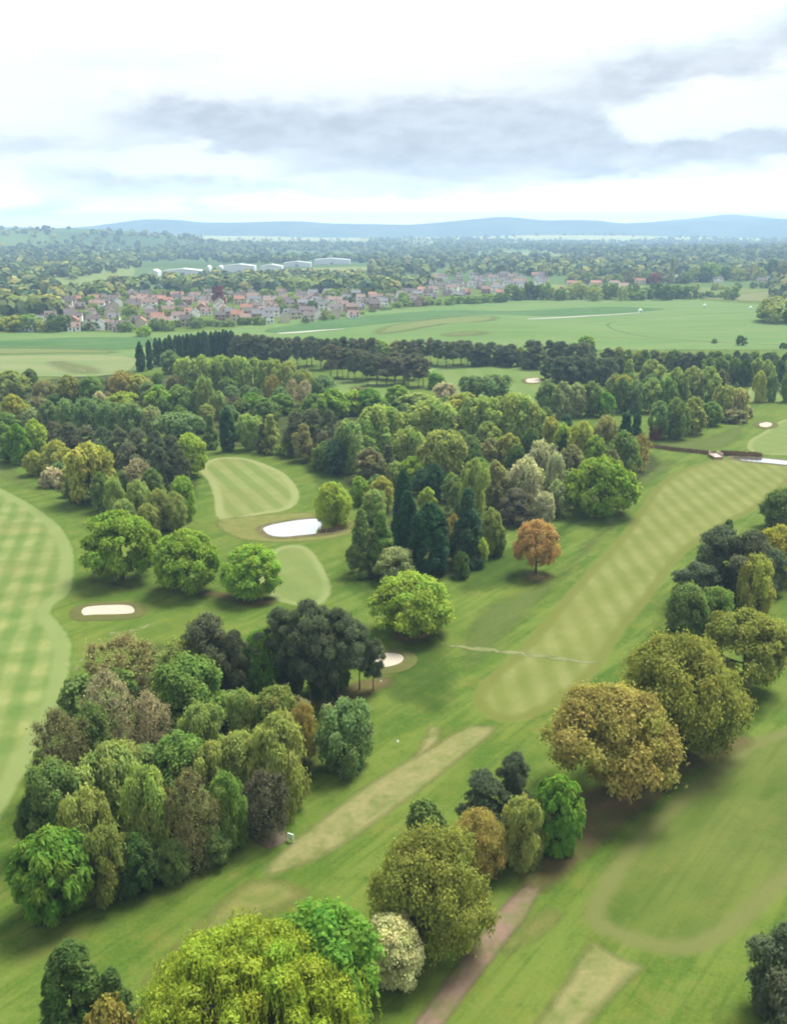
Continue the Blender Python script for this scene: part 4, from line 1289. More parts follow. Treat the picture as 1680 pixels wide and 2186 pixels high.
T('''
poplar 402 764 838 58 poplar | light green poplar at the left end of the upper row
poplar 438 760 838 60 poplar | second light green poplar of the upper row, from the left
poplar 475 760 838 58 poplar | third light green poplar of the upper row
poplar 510 761 836 54 poplar | fourth light green poplar, at the dip of the upper row
poplar 545 765 842 58 poplar | poplar just right of the dip in the upper row
poplar 582 766 846 60 poplar | seventh light green poplar of the upper row
poplar 618 772 848 54 birchol | yellowish poplar near the right end of the upper row
poplar 648 788 850 44 birchol | last and lowest poplar at the right end of the upper row
round 365 748 798 46 bluegreen | pale grey-green tree before the dark cypress row
birch 438 803 892 46 birch | slim pale birch below the upper row
round 385 822 884 58 green | green tree left of the slim pale birch
round 342 822 888 60 fresh | round vivid green tree at the left of the upper wood
birch 470 835 894 42 birch | small birch right of the slim pale birch
twiggy 505 845 888 36 mauve | small mauve-brown tree in the upper wood
round 540 838 896 62 rich | vivid green tree below the upper row
round 602 840 884 56 green | green tree right of the vivid one below the upper row
twiggy 583 800 856 32 ochre | thin ochre tree before the upper row
twiggy 625 808 864 32 pink | pale bare tree, left of the pair under the row's right end
twiggy 652 810 866 38 pink | pale bare tree, right of the pair under the row's right end
round 690 800 846 56 bluegreen | grey-green tree at the wood's right end below the pines
poplar 385 880 938 108 bluegreen | broad low grey-green willow left of the dark column
cone 452 885 958 36 midgreen | grey-green conical tree left of the dark column
cypress 487 870 964 36 cyp | solitary dark columnar cypress at the edge of the upper grass
poplar 535 885 960 62 birch | soft green tree right of the dark column
cone 580 885 968 46 birchol | pale conical tree right of the soft green one
cone 562 905 966 30 pinebrown | dark brown conifer beside the pale conical tree
cone 607 930 970 20 lime | bright little conifer at the edge of the upper grass
round 570 850 905 60 midgreen | grey-green tree behind the soft green one
round 520 850 900 50 midgreen | grey tree behind the dark column
round 420 835 890 50 midgreen | dull green tree left of the slim pale birch
round 300 800 850 55 yellowol | yellowish tree at the top left of the upper wood
round 318 815 860 40 bluegreen | blue-green tree left of the round vivid one
''')
T('''
bushpine 632 880 972 60 pinebrown | brown pine at the left of the small brown grove
bushpine 668 872 968 64 pinebrown | tallest pine of the small brown grove
bushpine 704 876 980 56 pinebrown | right pine of the small brown grove
bushpine 650 905 985 50 bud | rusty thin pine at the front of the small brown grove
bushpine 690 920 992 46 mauve | grey pine at the front right of the small brown grove
''', "pines of the small brown grove")
# left clump between the two fairways
T('''
oak 198 945 1074 112 yellowol | big yellow-olive oak in the left clump
oak 125 940 1014 72 yellowol | smaller yellow-olive tree left of the big one in the left clump
round 76 962 1014 48 yellowol | dull yellow tree at the left front of the left clump
oak 408 925 1016 70 lime | bright yellow-green tree at the right end of the left pine row
round 78 895 974 54 lime | light lime tree at the left end of the left clump
round 44 905 992 52 rich | bright green tree left of the light lime tree
round 20 925 985 54 green | deep green tree at the left edge above the fairway
round 5 900 960 50 green | green tree cut off by the left edge
bush 112 998 1038 58 pink | pale brown bush at the front of the left clump
twiggy 297 978 1048 56 pink | pinkish bare tree in front of the dark pines in the left clump
birch 250 1020 1110 52 birch | pale birch in front of the pinkish bare tree
birch 300 1025 1118 56 birch | second pale birch, right of the first in the left clump
round 220 1008 1092 46 midgreen | grey-green tree right of the big yellow-olive oak
birch 342 1045 1130 60 birchol | olive birch at the front of the left clump
round 375 1050 1132 58 birchol | olive rounded tree behind the green oaks
round 392 1018 1112 58 fresh | bright green tree at the right corner of the left clump
round 270 1065 1128 56 birch | soft green tree just behind the leftmost green oak
birch 320 1075 1140 56 birchol | olive birch just behind the middle green oak
round 165 1010 1070 46 midgreen | dark green tree under the big yellow-olive oak
bush 148 1028 1060 40 brown | brown low bush at the foot of the left clump
round 330 1000 1075 50 midgreen | dull green tree under the dark pines of the left clump
''')
LP = "dark pines of the left clump"
LPO = ["leftmost", "second from left", "third from left", "fourth from left", "fifth from left", "sixth from left", "seventh from left", "last at the back right", "front left of three", "front middle of three", "front right of three"]
for u, tp, bs, wd in [(118, 900, 962, 50), (150, 902, 968, 54), (188, 908, 975, 56), (225, 912, 985, 60), (262, 915, 1000, 62), (300, 915, 1008, 64), (338, 920, 1018, 66), (372, 930, 1024, 60), (280, 945, 1030, 56), (345, 955, 1040, 58), (388, 960, 1040, 46)]:
    tree('bushpine', u, tp, bs, wd, random.choice(['pinebrown', 'mauve', 'pine']), "grey-brown pine in the close row behind the yellow-olive oaks, " + LPO.pop(0), LP)
T('''
round 30 790 850 70 birchol | olive tree at the left edge below the meadow
round 68 787 835 36 midgreen | grey-green tree beside the olive tree below the meadow
budding 97 812 860 52 bud | pale brown tree in the row below the meadow
round 150 800 862 58 oakolive | rounded olive tree left of the dark green one below the meadow
round 196 803 864 48 green | dark green rounded tree below the meadow
budding 265 793 846 62 ochre | orange-olive tree at the foot of the meadow
round 32 842 902 50 gold | yellow tree at the left edge
round 58 862 905 36 yellowol | olive-yellow tree beside the yellow one
round 108 855 910 38 bluegreen | small blue-green tree left of the willow row
poplar 145 852 920 52 bluegreen | left one of the blue-green willow row
poplar 190 850 922 60 bluegreen | second in the blue-green willow row
poplar 232 858 925 56 bluegreen | third in the blue-green willow row
poplar 280 858 926 62 bluegreen | fourth in the blue-green willow row
poplar 325 868 928 52 pale | pale green willow at the right end of the row
oak 265 835 880 72 lime | lime green spreading tree behind the willow row
round 15 880 920 62 green | low green tree at the left edge
bush 70 870 912 40 pale | pale shrub between the yellow tree and the willow row
bush 215 835 870 40 pink | pale bush beside the dark green rounded tree
bush 120 840 868 44 dark | dark shrub under the pale brown tree
''')
# right middle groups
RM = "trees of the right middle wood"
RMO = [f"{o_} in front row, " for o_ in ('first', 'second', 'third', 'fourth', 'fifth', 'sixth', 'seventh', 'eighth', 'ninth', 'tenth')] + [f"{o_} in back row, " for o_ in ('first', 'second', 'third', 'fourth', 'fifth')]
for u, tp, bs, wd, cl in [(1165, 812, 890, 50, 'bluegreen'), (1198, 815, 892, 48, 'pale'), (1228, 818, 890, 50, 'pale'), (1258, 815, 888, 52, 'midgreen'), (1290, 838, 890, 46, 'rich'),
                          (1325, 805, 880, 48, 'midgreen'), (1355, 812, 882, 46, 'bluegreen'), (1388, 808, 880, 48, 'birch'), (1420, 806, 880, 50, 'green'), (1448, 800, 876, 44, 'midgreen'),
                          (1388, 768, 830, 54, 'birch'), (1440, 785, 862, 48, 'birch'), (1475, 783, 864, 52, 'birchol'), (1508, 783, 866, 50, 'birch'), (1534, 790, 862, 36, 'mauve')]:
    rmk = rmk + 1 if 'rmk' in globals() else 0
    tree('round', u, tp, bs, wd, cl, RMO[rmk] + {'bluegreen': "blue-green tree in the right middle wood", 'pale': "pale green tree left in the right middle wood", 'midgreen': "dull dark green tree in the right middle wood",
         'rich': "vivid green low tree left in the right middle wood", 'birch': "soft light green tree in the right middle wood", 'green': "fresh green tree in the right middle wood",
         'birchol': "olive-topped tree in the right middle wood", 'mauve': "mauve-brown thin tree in the right middle wood"}[cl], RM)
T('''
round 1330 801 850 40 gold | small golden tree in the right middle wood
cone 1340 768 830 40 birch | pale pointed tree left of the right middle wood
round 1405 856 936 54 bluegreen | left tree of the group near the stream
round 1440 850 936 58 midgreen | dark green tree in the middle of the group near the stream
round 1476 848 926 58 birchol | olive tree of the group near the stream
round 1516 858 908 50 green | bright green tree at the right of the group near the stream
bush 1398 905 938 28 copper | dark red shrub at the left foot of the group near the stream
poplar 1545 822 895 54 birchol | olive willow right of the group near the stream
poplar 1575 830 895 50 bud | brownish willow right of the olive one
bush 1562 868 900 66 brown | low brown spreading bush before the two willows
bush 1594 868 892 30 brown | small brown bush at the green's corner
birch 1617 792 858 36 yellowol | yellow-green slim tree at the right edge clearing
birch 1643 797 857 28 bluegreen | narrow grey-green tree at the right edge clearing
birch 1678 795 858 34 green | green slim tree cut off by the right edge
''')
# low growth filling the gaps of the woods
ORDU = ['first', 'second', 'third', 'fourth', 'fifth', 'sixth', 'seventh', 'eighth', 'ninth', 'tenth', 'eleventh', 'twelfth', 'thirteenth', 'fourteenth', 'fifteenth', 'sixteenth', 'seventeenth', 'eighteenth', 'nineteenth', 'twentieth', 'twenty-first', 'twenty-second']
TREE_XY = [(o.location.x, o.location.y) for o in C.objects if o.get('category') in ('tree', 'shrub')]
def fill(poly, n, gap, lab, group, hs=(4.5, 8.5)):
    P = world_poly(poly, False)
    a, b = P.min(0), P.max(0)
    fr = random.Random(len(poly) * 31 + n)
    k, tries = 0, 0
    while k < n and tries < 6000:
        tries += 1
        p = np.array([fr.uniform(a[0], b[0]), fr.uniform(a[1], b[1])])
        if not inside(p[None], P)[0]: continue
        if min((p[0] - q[0]) ** 2 + (p[1] - q[1]) ** 2 for q in TREE_XY) < gap ** 2: continue
        TREE_XY.append(tuple(p)); k += 1
        cr, tr_, W0, H0 = proto('round', k % 3, 1)
        kn = fr.choice(['midgreen', 'dark', 'green', 'bluegreen', 'birchol', 'brown'])
        cw = {'midgreen': 'dull green', 'dark': 'dark green', 'green': 'green', 'bluegreen': 'grey-green', 'birchol': 'olive', 'brown': 'brownish'}[kn]
        h = fr.uniform(*hs); wd = h * fr.uniform(.8, 1.1)
        root = empty("understorey_tree", (p[0], p[1], 0), f"low {cw} tree between taller trees of the {lab}", "tree", group, fr.uniform(0, 6.28))
        co = link("crown", cr, root); co.scale = (wd / W0, wd / W0, h / H0); co.color = (*COL[kn], 1)
        to = link("trunk", tr_, root); to.scale = co.scale
fill([(700, 1010), (640, 965), (480, 945), (330, 915), (200, 900), (30, 895), (30, 850), (300, 815), (520, 850), (680, 850), (860, 880), (1140, 900), (1340, 960), (1220, 1080), (1090, 1110), (1010, 1190), (950, 1180), (840, 1120), (790, 1060)],
     95, 5.2, "middle wood", "low trees filling the middle wood")
fill([(80, 965), (250, 990), (400, 1000), (400, 1070), (370, 1110), (280, 1110), (190, 1060), (100, 1010)], 14, 4.5, "left clump", "low trees filling the left clump", (4, 7))
fill([(110, 1840), (90, 1700), (160, 1570), (240, 1460), (480, 1420), (590, 1510), (640, 1580), (560, 1740), (450, 1800), (320, 1880), (190, 1900)], 22, 4.2, "lower left wood", "low trees filling the lower left wood", (4, 7))
fill([(1170, 880), (1460, 870), (1540, 850), (1540, 820), (1350, 820), (1170, 850)], 18, 4.5, "right middle wood", "low trees filling the right middle wood")

alike = {}
for o in C.objects:
    if o.name.startswith('understorey_tree'):
        alike.setdefault(o['label'], []).append(o)
for lab, os_ in alike.items():
    for i, o in enumerate(sorted(os_, key=lambda q: q.location.x / q.location.y)):
        if len(os_) > 1: o['label'] = f"{lab}, {ORDU[min(i, len(ORDU) - 1)]} from left"

# pine belts
PB = "dark pines of the far pine belt"
prnd = random.Random(4)
ORD = ['leftmost', 'second', 'third', 'fourth', 'fifth', 'sixth', 'seventh', 'eighth', 'ninth', 'tenth', 'eleventh', 'twelfth']
def belt(u0, u1, top0, top1, b0, b1, n, wd, lab, kinds=('pine',), cols=('pine', 'pinebrown', 'mauve'), rows=1, group=PB):
    for i in range(n):
        s = (i + .5) / n
        u = u0 + (u1 - u0) * s + prnd.uniform(-.3, .3) * (u1 - u0) / n
        k = prnd.uniform(-4, 3)
        tree(prnd.choice(kinds), u, top0 + (top1 - top0) * s + k, b0 + (b1 - b0) * s + prnd.uniform(-5, 5), wd * (1.28 if 'pine' in kinds[0] else 1.0) * prnd.uniform(.85, 1.2), prnd.choice(cols), f"{lab}, {ORD[i] + (' from the left' if i else '')}", group)
belt(780, 915, 756, 768, 824, 826, 8, 38, "bare-trunked pine in the front clump of the far belt")
belt(800, 890, 752, 756, 812, 814, 5, 36, "rear pine in the front clump of the far belt")
belt(700, 790, 738, 752, 806, 812, 7, 34, "bare-trunked pine left of the front clump of the far belt")
belt(505, 600, 712, 722, 775, 782, 7, 36, "dark pine at the left end of the far pine belt", ('bushpine', 'pine'))
belt(590, 800, 722, 722, 785, 785, 12, 34, "dark pine in the rear row of the far pine belt")
belt(858, 1008, 723, 728, 780, 780, 9, 34, "dark pine in the straight belt behind the far clearing")
belt(1012, 1100, 733, 735, 780, 780, 6, 32, "lower dark pine at the right end of the straight belt", ('bushpine',))
belt(1120, 1265, 724, 738, 783, 786, 8, 36, "dark pine right of the gap in the belt", ('bushpine',))
belt(1165, 1325, 760, 764, 814, 818, 9, 38, "very dark pine in the clump right of the far clearing", ('bushpine',), ('pine',))
belt(1290, 1480, 742, 752, 786, 792, 10, 34, "dull tree at the right part of the far belt", ('round', 'bushpine'), ('midgreen', 'pinebrown', 'birchol'))
belt(1480, 1700, 752, 752, 800, 806, 11, 36, "dark tree at the right end of the far belt", ('round', 'bushpine'), ('pine', 'midgreen', 'pine'))
belt(1500, 1700, 765, 770, 822, 826, 8, 34, "dull green tree in front of the right end of the belt", ('round',), ('midgreen', 'birch', 'dark'))
CR = "dark cypresses of the tall row"
belt(432, 500, 707, 707, 762, 762, 8, 19, "tall dark cypress in the solid right half of the row", ('cypress',), ('cyp', 'teal'), 1, CR)
belt(372, 430, 716, 713, 768, 764, 7, 18, "dark cypress in the looser left half of the row", ('cypress',), ('cyp', 'teal', 'dark'), 1, CR)
belt(318, 370, 724, 718, 785, 776, 5, 20, "dark cypress near the left end of the row", ('cypress',), ('cyp', 'teal'), 1, CR)
T('''
cypress 302 730 793 21 cyp | separate dark cypress at the left end of the tall row
round 806 725 770 54 fresh | bright green tree among the far dark pines
round 846 727 768 40 bud | brownish tree among the far dark pines
round 1250 718 745 40 fresh | small bright green treetop above the far belt
round 1110 740 782 26 birch | light green tree in the gap of the far belt
bush 262 790 812 40 dark | dark shrub left of the separate cypress
''')

# ------------------------------------------------------------------ town: houses
def objcol_mat(name, var, scale, rough):
    m, t, out = mat_new(name)
    oc_ = t.new('ShaderNodeObjectInfo').outputs
    n = t.noise(t.pos(), scale, 3)
    v = t.new('ShaderNodeVectorMath', operation='SCALE')
    t.l.new(oc_['Color'], v.inputs[0]); t.l.new(t.math('MULTIPLY_ADD', n, 2 * var, 1 - var), v.inputs['Scale'])
    principled(t, out, v.outputs[0], rough, .2)
    return m
m_wall = objcol_mat("house_wall", .10, .8, .9)
m_roof = objcol_mat("house_roof", .22, .9, .85)
m_pane = plain("window_glass", (.05, .06, .07), .15, .5, .1, 1)
def house_meshes(W, D, hw, hr):
    o = .35
    V = [(-W/2, -D/2, -.6), (W/2, -D/2, -.6), (W/2, D/2, -.6), (-W/2, D/2, -.6), (-W/2, -D/2, hw), (W/2, -D/2, hw), (W/2, D/2, hw), (-W/2, D/2, hw), (-W/2, 0, hw + hr), (W/2, 0, hw + hr)]
    F = [(0, 1, 5, 4), (2, 3, 7, 6), (1, 2, 6, 9, 5), (3, 0, 4, 8, 7)]
    wall = bpy.data.meshes.new("house_wall"); wall.from_pydata(V, [], F); wall.materials.append(m_wall)
    sl = hr / (D / 2)
    e = D / 2 + o; zl = hw + hr - sl * e
    X = W / 2 + .3; th = .18
    V = [(-X, -e, zl + .05), (X, -e, zl + .05), (X, 0, hw + hr + .06), (-X, 0, hw + hr + .06), (X, e, zl + .05), (-X, e, zl + .05)]
    V += [(x, y, z + th) for x, y, z in V]
    F = [(6, 7, 8, 9), (9, 8, 10, 11), (0, 3, 2, 1), (3, 5, 4, 2), (0, 1, 7, 6), (4, 5, 11, 10), (1, 2, 8, 7), (2, 4, 10, 8), (3, 0, 6, 9), (5, 3, 9, 11)]
    roof = bpy.data.meshes.new("house_roof"); roof.from_pydata(V, [], F); roof.materials.append(m_roof)
    chim = boxes_mesh("chimney", [(W * .36, 0, hw + hr - .7, .9, .6, 1.9, 0), (W * .36, 0, hw + hr + 1.2, 1.05, .75, .12, 0)], m_wall)
    wins = []
    for s in (-1, 1):
        for x in (-.3, .3):
            for z in (.9, 3.4):
                wins.append((x * W, s * (D / 2 + .03), z, 1.5, .10, 1.2, 0))
        wins.append((0, s * (D / 2 + .03), 0, 1.0, .10, 2.05, 0))
    win = boxes_mesh("house_windows", wins, m_pane)
    return wall, roof, chim, win
HP = [house_meshes(8, 7, 4.8, 2.5), house_meshes(9.5, 7.2, 5.0, 2.8), house_meshes(12.5, 7.2, 4.8, 2.6), house_meshes(8.5, 8, 2.8, 3.0)]
ROOFS = [((.125, .105, .098), "grey-brown"), ((.260, .135, .095), "orange-red"), ((.200, .140, .118), "pinkish"), ((.140, .142, .148), "slate grey"), ((.095, .085, .080), "dark brown")]
WALLS = [((.80, .78, .73), "white"), ((.52, .44, .34), "cream"), ((.33, .215, .165), "brick")]
hr_ = random.Random(11)
n_house = 0
def house(x, y, rz, where, p=None, ri=None, wi=None):
    global n_house
    n_house += 1
    ri = hr_.choices(range(5), (5, 2, 3, 3, 3))[0] if ri is None else ri
    wi = hr_.choices(range(3), (5, 4, 4))[0] if wi is None else wi
    wall, roof, chim, win = HP[hr_.randrange(4) if p is None else p]
    rc_, rn = ROOFS[ri]; wc, wn = WALLS[wi]
    root = empty("house", (x, y, float(terr(x, y))), f"{wn} house with {rn} roof {where}", "house", "houses of the town beyond the fields", rz)
    f = hr_.uniform(.85, 1.15)
    for nm, me, col in (("wall", wall, wc), ("roof", roof, tuple(c * f for c in rc_)), ("chimney", chim, (.3, .19, .15)), ("window", win, None)):
        o = link(nm, me, root)
        if col: o.color = (*col, 1)
        else: o['kind'] = 'stuff'
    return root

town = world_poly([(95, 700), (120, 655), (180, 632), (300, 622), (440, 622), (600, 617), (770, 612), (900, 612), (900, 655), (800, 662), (745, 682), (640, 690), (560, 690), (430, 694), (330, 706), (180, 712)], False)
lo, hi = town.min(0), town.max(0)
spots = []
ang0 = math.radians(14)
for ix in range(-80, 81):
    for iy in range(-60, 61):
        a, b = ix * 14.5 + hr_.uniform(-2, 2), iy * 26 + hr_.uniform(-2, 2)
        if hr_.random() < .25: continue
        x = (lo[0] + hi[0]) / 2 + a * math.cos(ang0) - b * math.sin(ang0) + 8 * math.sin(b / 60)
        y = (lo[1] + hi[1]) / 2 + a * math.sin(ang0) + b * math.cos(ang0) + 14 * math.sin(a / 110)
        spots.append((x, y))
S = np.array(spots)
S = S[inside(S, town)]
order = sorted(range(len(S)), key=lambda i: S[i, 1] + hr_.uniform(-60, 60))
town_houses = [S[i] for i in order][:185]
front = sorted(S[:, 1])[int(len(S) * .3)]
for x, y in town_houses:
    house(x, y, ang0 + hr_.choice((0, 0, math.pi / 2)) + hr_.uniform(-.12, .12), "in the front streets" if y < front else "farther back in the town")
town2 = world_poly([(860, 640), (850, 600), (960, 592), (1090, 590), (1165, 592), (1160, 612), (1090, 632), (1000, 645)], False)
lo2, hi2 = town2.min(0), town2.max(0)
P2 = np.array([(hr_.uniform(lo2[0], hi2[0]), hr_.uniform(lo2[1], hi2[1])) for _ in range(1500)])
P2 = P2[inside(P2, town2)]
got = []
for p in P2:
    if all((p[0] - q[0]) ** 2 + (p[1] - q[1]) ** 2 > 21 ** 2 for q in got):
        got.append(p)
    if len(got) >= 66: break
for x, y in got:
    house(x, y, hr_.uniform(-.3, .3), "at the town's right end", None, hr_.choices(range(5), (5, 1, 4, 3, 2))[0])
for u, v, ri, wi in [(1220, 612, 1, 1), (1245, 606, 2, 1), (1270, 612, 1, 1), (1290, 604, 1, 1), (1310, 612, 2, 0), (1340, 604, 1, 2), (1365, 607, 1, 1), (1390, 605, 1, 2),
                     (1235, 620, 3, 0), (1330, 618, 2, 0), (1490, 600, 3, 0), (1530, 603, 4, 0), (1610, 597, 2, 0), (1638, 596, 3, 0), (1655, 592, 3, 0), (1672, 596, 4, 0), (1625, 606, 0, 1)]:
    x, y, z = ground(u, v)
    house(x, y, hr_.uniform(-.4, .4), "among trees right of the far field", 2, ri, wi)
for u, v, ri, wi in [(62, 706, 3, 0), (185, 704, 3, 1), (232, 700, 2, 0), (250, 706, 0, 1), (82, 690, 3, 0)]:
    x, y, z = ground(u, v)
    house(x, y, hr_.uniform(-.2, .2), "by the hedge at the left field", 3, ri, wi)

# one label per house: count alike ones from the left as the camera sees them
alike = {}
for o in list(C.objects):
    if o.get('category') == 'house':
        alike.setdefault(o['label'], []).append(o)
ORDN = ['first', 'second', 'third', 'fourth', 'fifth', 'sixth', 'seventh', 'eighth', 'ninth', 'tenth', 'eleventh', 'twelfth', 'thirteenth', 'fourteenth', 'fifteenth', 'sixteenth',
        'seventeenth', 'eighteenth', 'nineteenth', 'twentieth']
for lab, os_ in alike.items():
    if len(os_) > 1:
        for i, o in enumerate(sorted(os_, key=lambda q: q.location.x / q.location.y)):
            o['label'] = f"{lab}, {ORDN[min(i, 19)]} from left"

# white warehouses
m_clad = plain("white_cladding", (.60, .62, .64), .6, .3, .08, .15)
m_clad_roof = plain("pale_sheet_roof", (.55, .57, .59), .5, .3, .08, .1)
m_door = plain("loading_door", (.22, .26, .30), .6, .3, .1, .2)
def warehouse(u0, u1, vb, vt, label):
    x0_, y0_, z0_ = ground(u0, vb); x1_, y1_, _ = ground(u1, vb)
    W = x1_ - x0_
    dep = min(max(W * .45, 25), 60)
    y = (y0_ + y1_) / 2
    h = max(6.0, min((vb - vt) * .62 * px_m(y), 13))
    root = empty("warehouse", ((x0_ + x1_) / 2, y + dep / 2, z0_), label, "warehouse", "white warehouses behind the town")
    link("wall", boxes_mesh("warehouse_wall", [(0, 0, -1, W, dep, h + 1, 0)], m_clad), root)
    n = max(1, int(W / 45)); bw = W / n
    for i in range(n):
        cx = -W / 2 + bw * (i + .5)
        X, Yd, r_ = bw / 2 - .2, dep / 2 + .4, 3.0
        V = [(cx - X, -Yd, h + .05), (cx + X, -Yd, h + .05), (cx + X, Yd, h + .05), (cx - X, Yd, h + .05), (cx, -Yd, h + r_), (cx, Yd, h + r_)]
        me = bpy.data.meshes.new("warehouse_roof")
        me.from_pydata(V, [], [(0, 1, 4), (2, 3, 5), (1, 2, 5, 4), (3, 0, 4, 5), (0, 3, 2, 1)]); me.materials.append(m_clad_roof)
        link("roof", me, root)
        link("door", boxes_mesh("warehouse_door", [(cx, -dep / 2 - .06, -.5, min(6, bw * .3), .2, 5.0, 0)], m_door), root)
for a in [(348, 432, 589, 572, "long low white warehouse left of the big group"), (319, 338, 590, 574, "small pale building left of the long low warehouse"),
          (440, 448, 582, 565, "narrow white tower-like block beside the long low warehouse"), (461, 476, 579, 568, "small white block left of the brightest warehouse"),
          (478, 544, 583, 559, "brightest big white warehouse in the middle of the group"), (556, 602, 581, 561, "white warehouse right of the brightest one"),
          (604, 664, 570, 557, "long pale warehouse in the right half of the group"), (672, 746, 564, 548, "rightmost and farthest long white warehouse"),
          (170, 202, 583, 571, "pale buildings at the far left among trees"), (122, 148, 589, 576, "pale grey shed at the far left"),
          (243, 260, 541, 532, "lone white building high on the left slope"), (1548, 1580, 566, 552, "white-roofed shed among the trees at the right"),
          (1032, 1048, 507, 501, "tiny white building on the far plain, left"), (1210, 1222, 509, 503, "tiny white building on the far plain, right"), (1440, 1470, 604, 592, "low pale building right of the slender conical tree")]:
    warehouse(*a)

# white huts in the broad field
for (u, v, lab, hh) in [(1366, 667, "small white hut standing at the end of the white strip", 3.6), (1503, 655, "small white hut near the field's far hedge", 2.8), (1601, 659, "small pale hut left of the big dark bush", 2.5)]:
    x, y, z = ground(u, v)
    root = empty("field_hut", (x, y, z), lab, "hut", "white huts in the broad field", .1)
    w_ = hh * .8
    link("wall", boxes_mesh("hut_wall", [(0, 0, -.3, w_, w_, hh * .72, 0)], m_white), root)
    me = bpy.data.meshes.new("hut_roof")
    X = w_ / 2 + .25; b0 = hh * .42 + .02
    me.from_pydata([(-X, -X, b0), (X, -X, b0), (X, X, b0), (-X, X, b0), (0, 0, hh)], [], [(0, 1, 4), (1, 2, 4), (2, 3, 4), (3, 0, 4), (0, 3, 2, 1)])
    me.materials.append(m_pgreen)
    link("roof", me, root)
    link("door", boxes_mesh("hut_door", [(0, -w_ / 2 - .04, -.1, w_ * .3, .1, hh * .4, 0)], m_dgrey), root)

# ------------------------------------------------------------------ far trees
def far_proto(seed, W=10, H=10, kind=0):
    r_ = np.random.default_rng(seed)
    L = Leaves(r_)
    nc = 16
    i = np.arange(nc); t = (i + .5) / nc
    rr = np.sqrt(np.clip(1 - ((t - .42) / .62) ** 2, .05, 1)) * W / 2 * r_.uniform(.55, .95, nc)
    if kind == 1: rr = (1 - t) * W * .42
    az_ = i * 2.4 + r_.normal(0, .3, nc)
    cen = np.column_stack([np.cos(az_) * rr, np.sin(az_) * rr, .1 * H + t * .82 * H])
    n = 520
    j = r_.integers(0, nc, n)
    d = unit(r_.normal(0, 1, (n, 3)) + np.array([0, 0, .35]) + unit(cen[j] - [0, 0, H * .4]) * .5)
    pos = cen[j] + d * 1.75 * r_.uniform(.7, 1.1, n)[:, None] * np.array([1, 1, .85])
    ct = r_.uniform(.8, 1.18, nc)
    L.add(pos, unit(d + r_.normal(0, .35, (n, 3))), .85, .6, ct[j] * r_.uniform(.85, 1.15, n), .5 + r_.normal(0, .006, n))
    V = np.vstack(L.V)
    cr = L.mesh("far_tree_crown")
    return cr
FP = [far_proto(1), far_proto(2), far_proto(3), far_proto(4, 6, 11, 1)]
fr_ = random.Random(5)
n_far = 0
def far_tree(u, base, top, wpx, col, label, group, p=None, name="far_tree"):
    x, y, z = ground(u, base)
    wm = wpx * px_m(y)
    h = fit_height(y, wm, top, 'round')
    o = link(name, FP[fr_.randrange(3) if p is None else p], None, (x, y, z))
    o.scale = (wm / 11.5, wm / 11.5, h / 11.0)
    o.rotation_euler = (0, 0, fr_.uniform(0, 6.28))
    c = COL[col]; f = fr_.uniform(.85, 1.15)
    o.color = (c[0] * f, c[1] * f, c[2] * f, 1)
    return tag(o, label, "tree", group)
FG = "trees round the town and the far fields"
for line in '''
468 652 609 31 copper|dark purple-red tree standing among the houses
1198 628 612 16 copper|small dark red tree at the right end of the town
1395 607 583 34 copper|dark red tree between the tan roofs and the slender pale tree
1543 598 586 22 copper|dark red tree left of the white houses at the right
1560 640 608 40 midgreen|round dark tree standing alone on the tan field
1660 688 640 90 birchol|big rounded tree at the right edge of the broad field
1640 684 650 60 midgreen|darker bush beside the big rounded tree at the right edge
1700 690 645 70 dark|dark tree cut off by the right edge of the broad field
1581 737 715 26 dark|round dark bush at the near edge of the broad field
1524 733 723 14 midgreen|tiny bush left of the round dark bush
1672 744 730 22 teal|dark bush at the right edge of the broad field
45 706 668 60 yellowol|yellow-green rounded tree at the left hedge
62 706 665 66 green|green rounded tree at the left hedge
95 708 678 40 birchol|dull tree at the left hedge
122 708 664 44 dark|tall dark tree at the left hedge
142 706 668 34 midgreen|dark green tree right of the tall dark tree
172 704 680 26 yellowol|small yellowish tree near the left hedge
8 706 672 44 yellowol|yellowish tree at the left edge of the hedge
268 708 682 34 midgreen|grey-green tree before the first houses
308 718 690 36 fresh|bright green round tree at the field corner before the houses
340 705 676 38 midgreen|dull green tree before the houses
362 706 680 30 birch|soft green tree before the houses
420 700 672 38 bluegreen|grey-green tree at the field edge before the houses
712 640 615 42 fresh|bright green round tree in the middle of the town
620 645 622 34 fresh|light green tree in the middle of the town
570 640 615 40 birch|green tree right of the dark purple-red tree
860 650 620 30 fresh|bright green tree at the right of the town
'''.strip().split('\n'):
    a, lab = line.split('|')
    u, b, tp, wd, cl = a.split()
    far_tree(float(u), float(b), float(tp), float(wd), cl, lab, FG)
far_tree(1432, 606, 552, 22, 'pale', "tall pale slender conical tree among the roofs at the right", FG, 3)
ORDF = ORD + ['thirteenth', 'fourteenth', 'fifteenth', 'sixteenth']
def far_row(u0, u1, b0, b1, hpx, wpx, n, cols, lab, du=.5, dv=2):
    for i in range(n):
        s = (i + fr_.uniform(0, 1)) / n
        lab_i = f"{lab}, {ORDF[i]}" + (" from the left" if i else "")
        b = b0 + (b1 - b0) * s + fr_.uniform(-dv, dv)
        far_tree(u0 + (u1 - u0) * s, b, b - hpx * fr_.uniform(.7, 1.15), wpx * fr_.uniform(.75, 1.3), fr_.choice(cols), lab_i, FG)
far_row(840, 1080, 655, 643, 20, 28, 16, ['midgreen', 'dark', 'green', 'brown', 'fresh'], "small hedge tree between the town and the broad field")
far_row(1080, 1330, 640, 640, 36, 34, 16, ['midgreen', 'dark', 'green', 'birchol'], "tree in the tall hedge along the broad field")
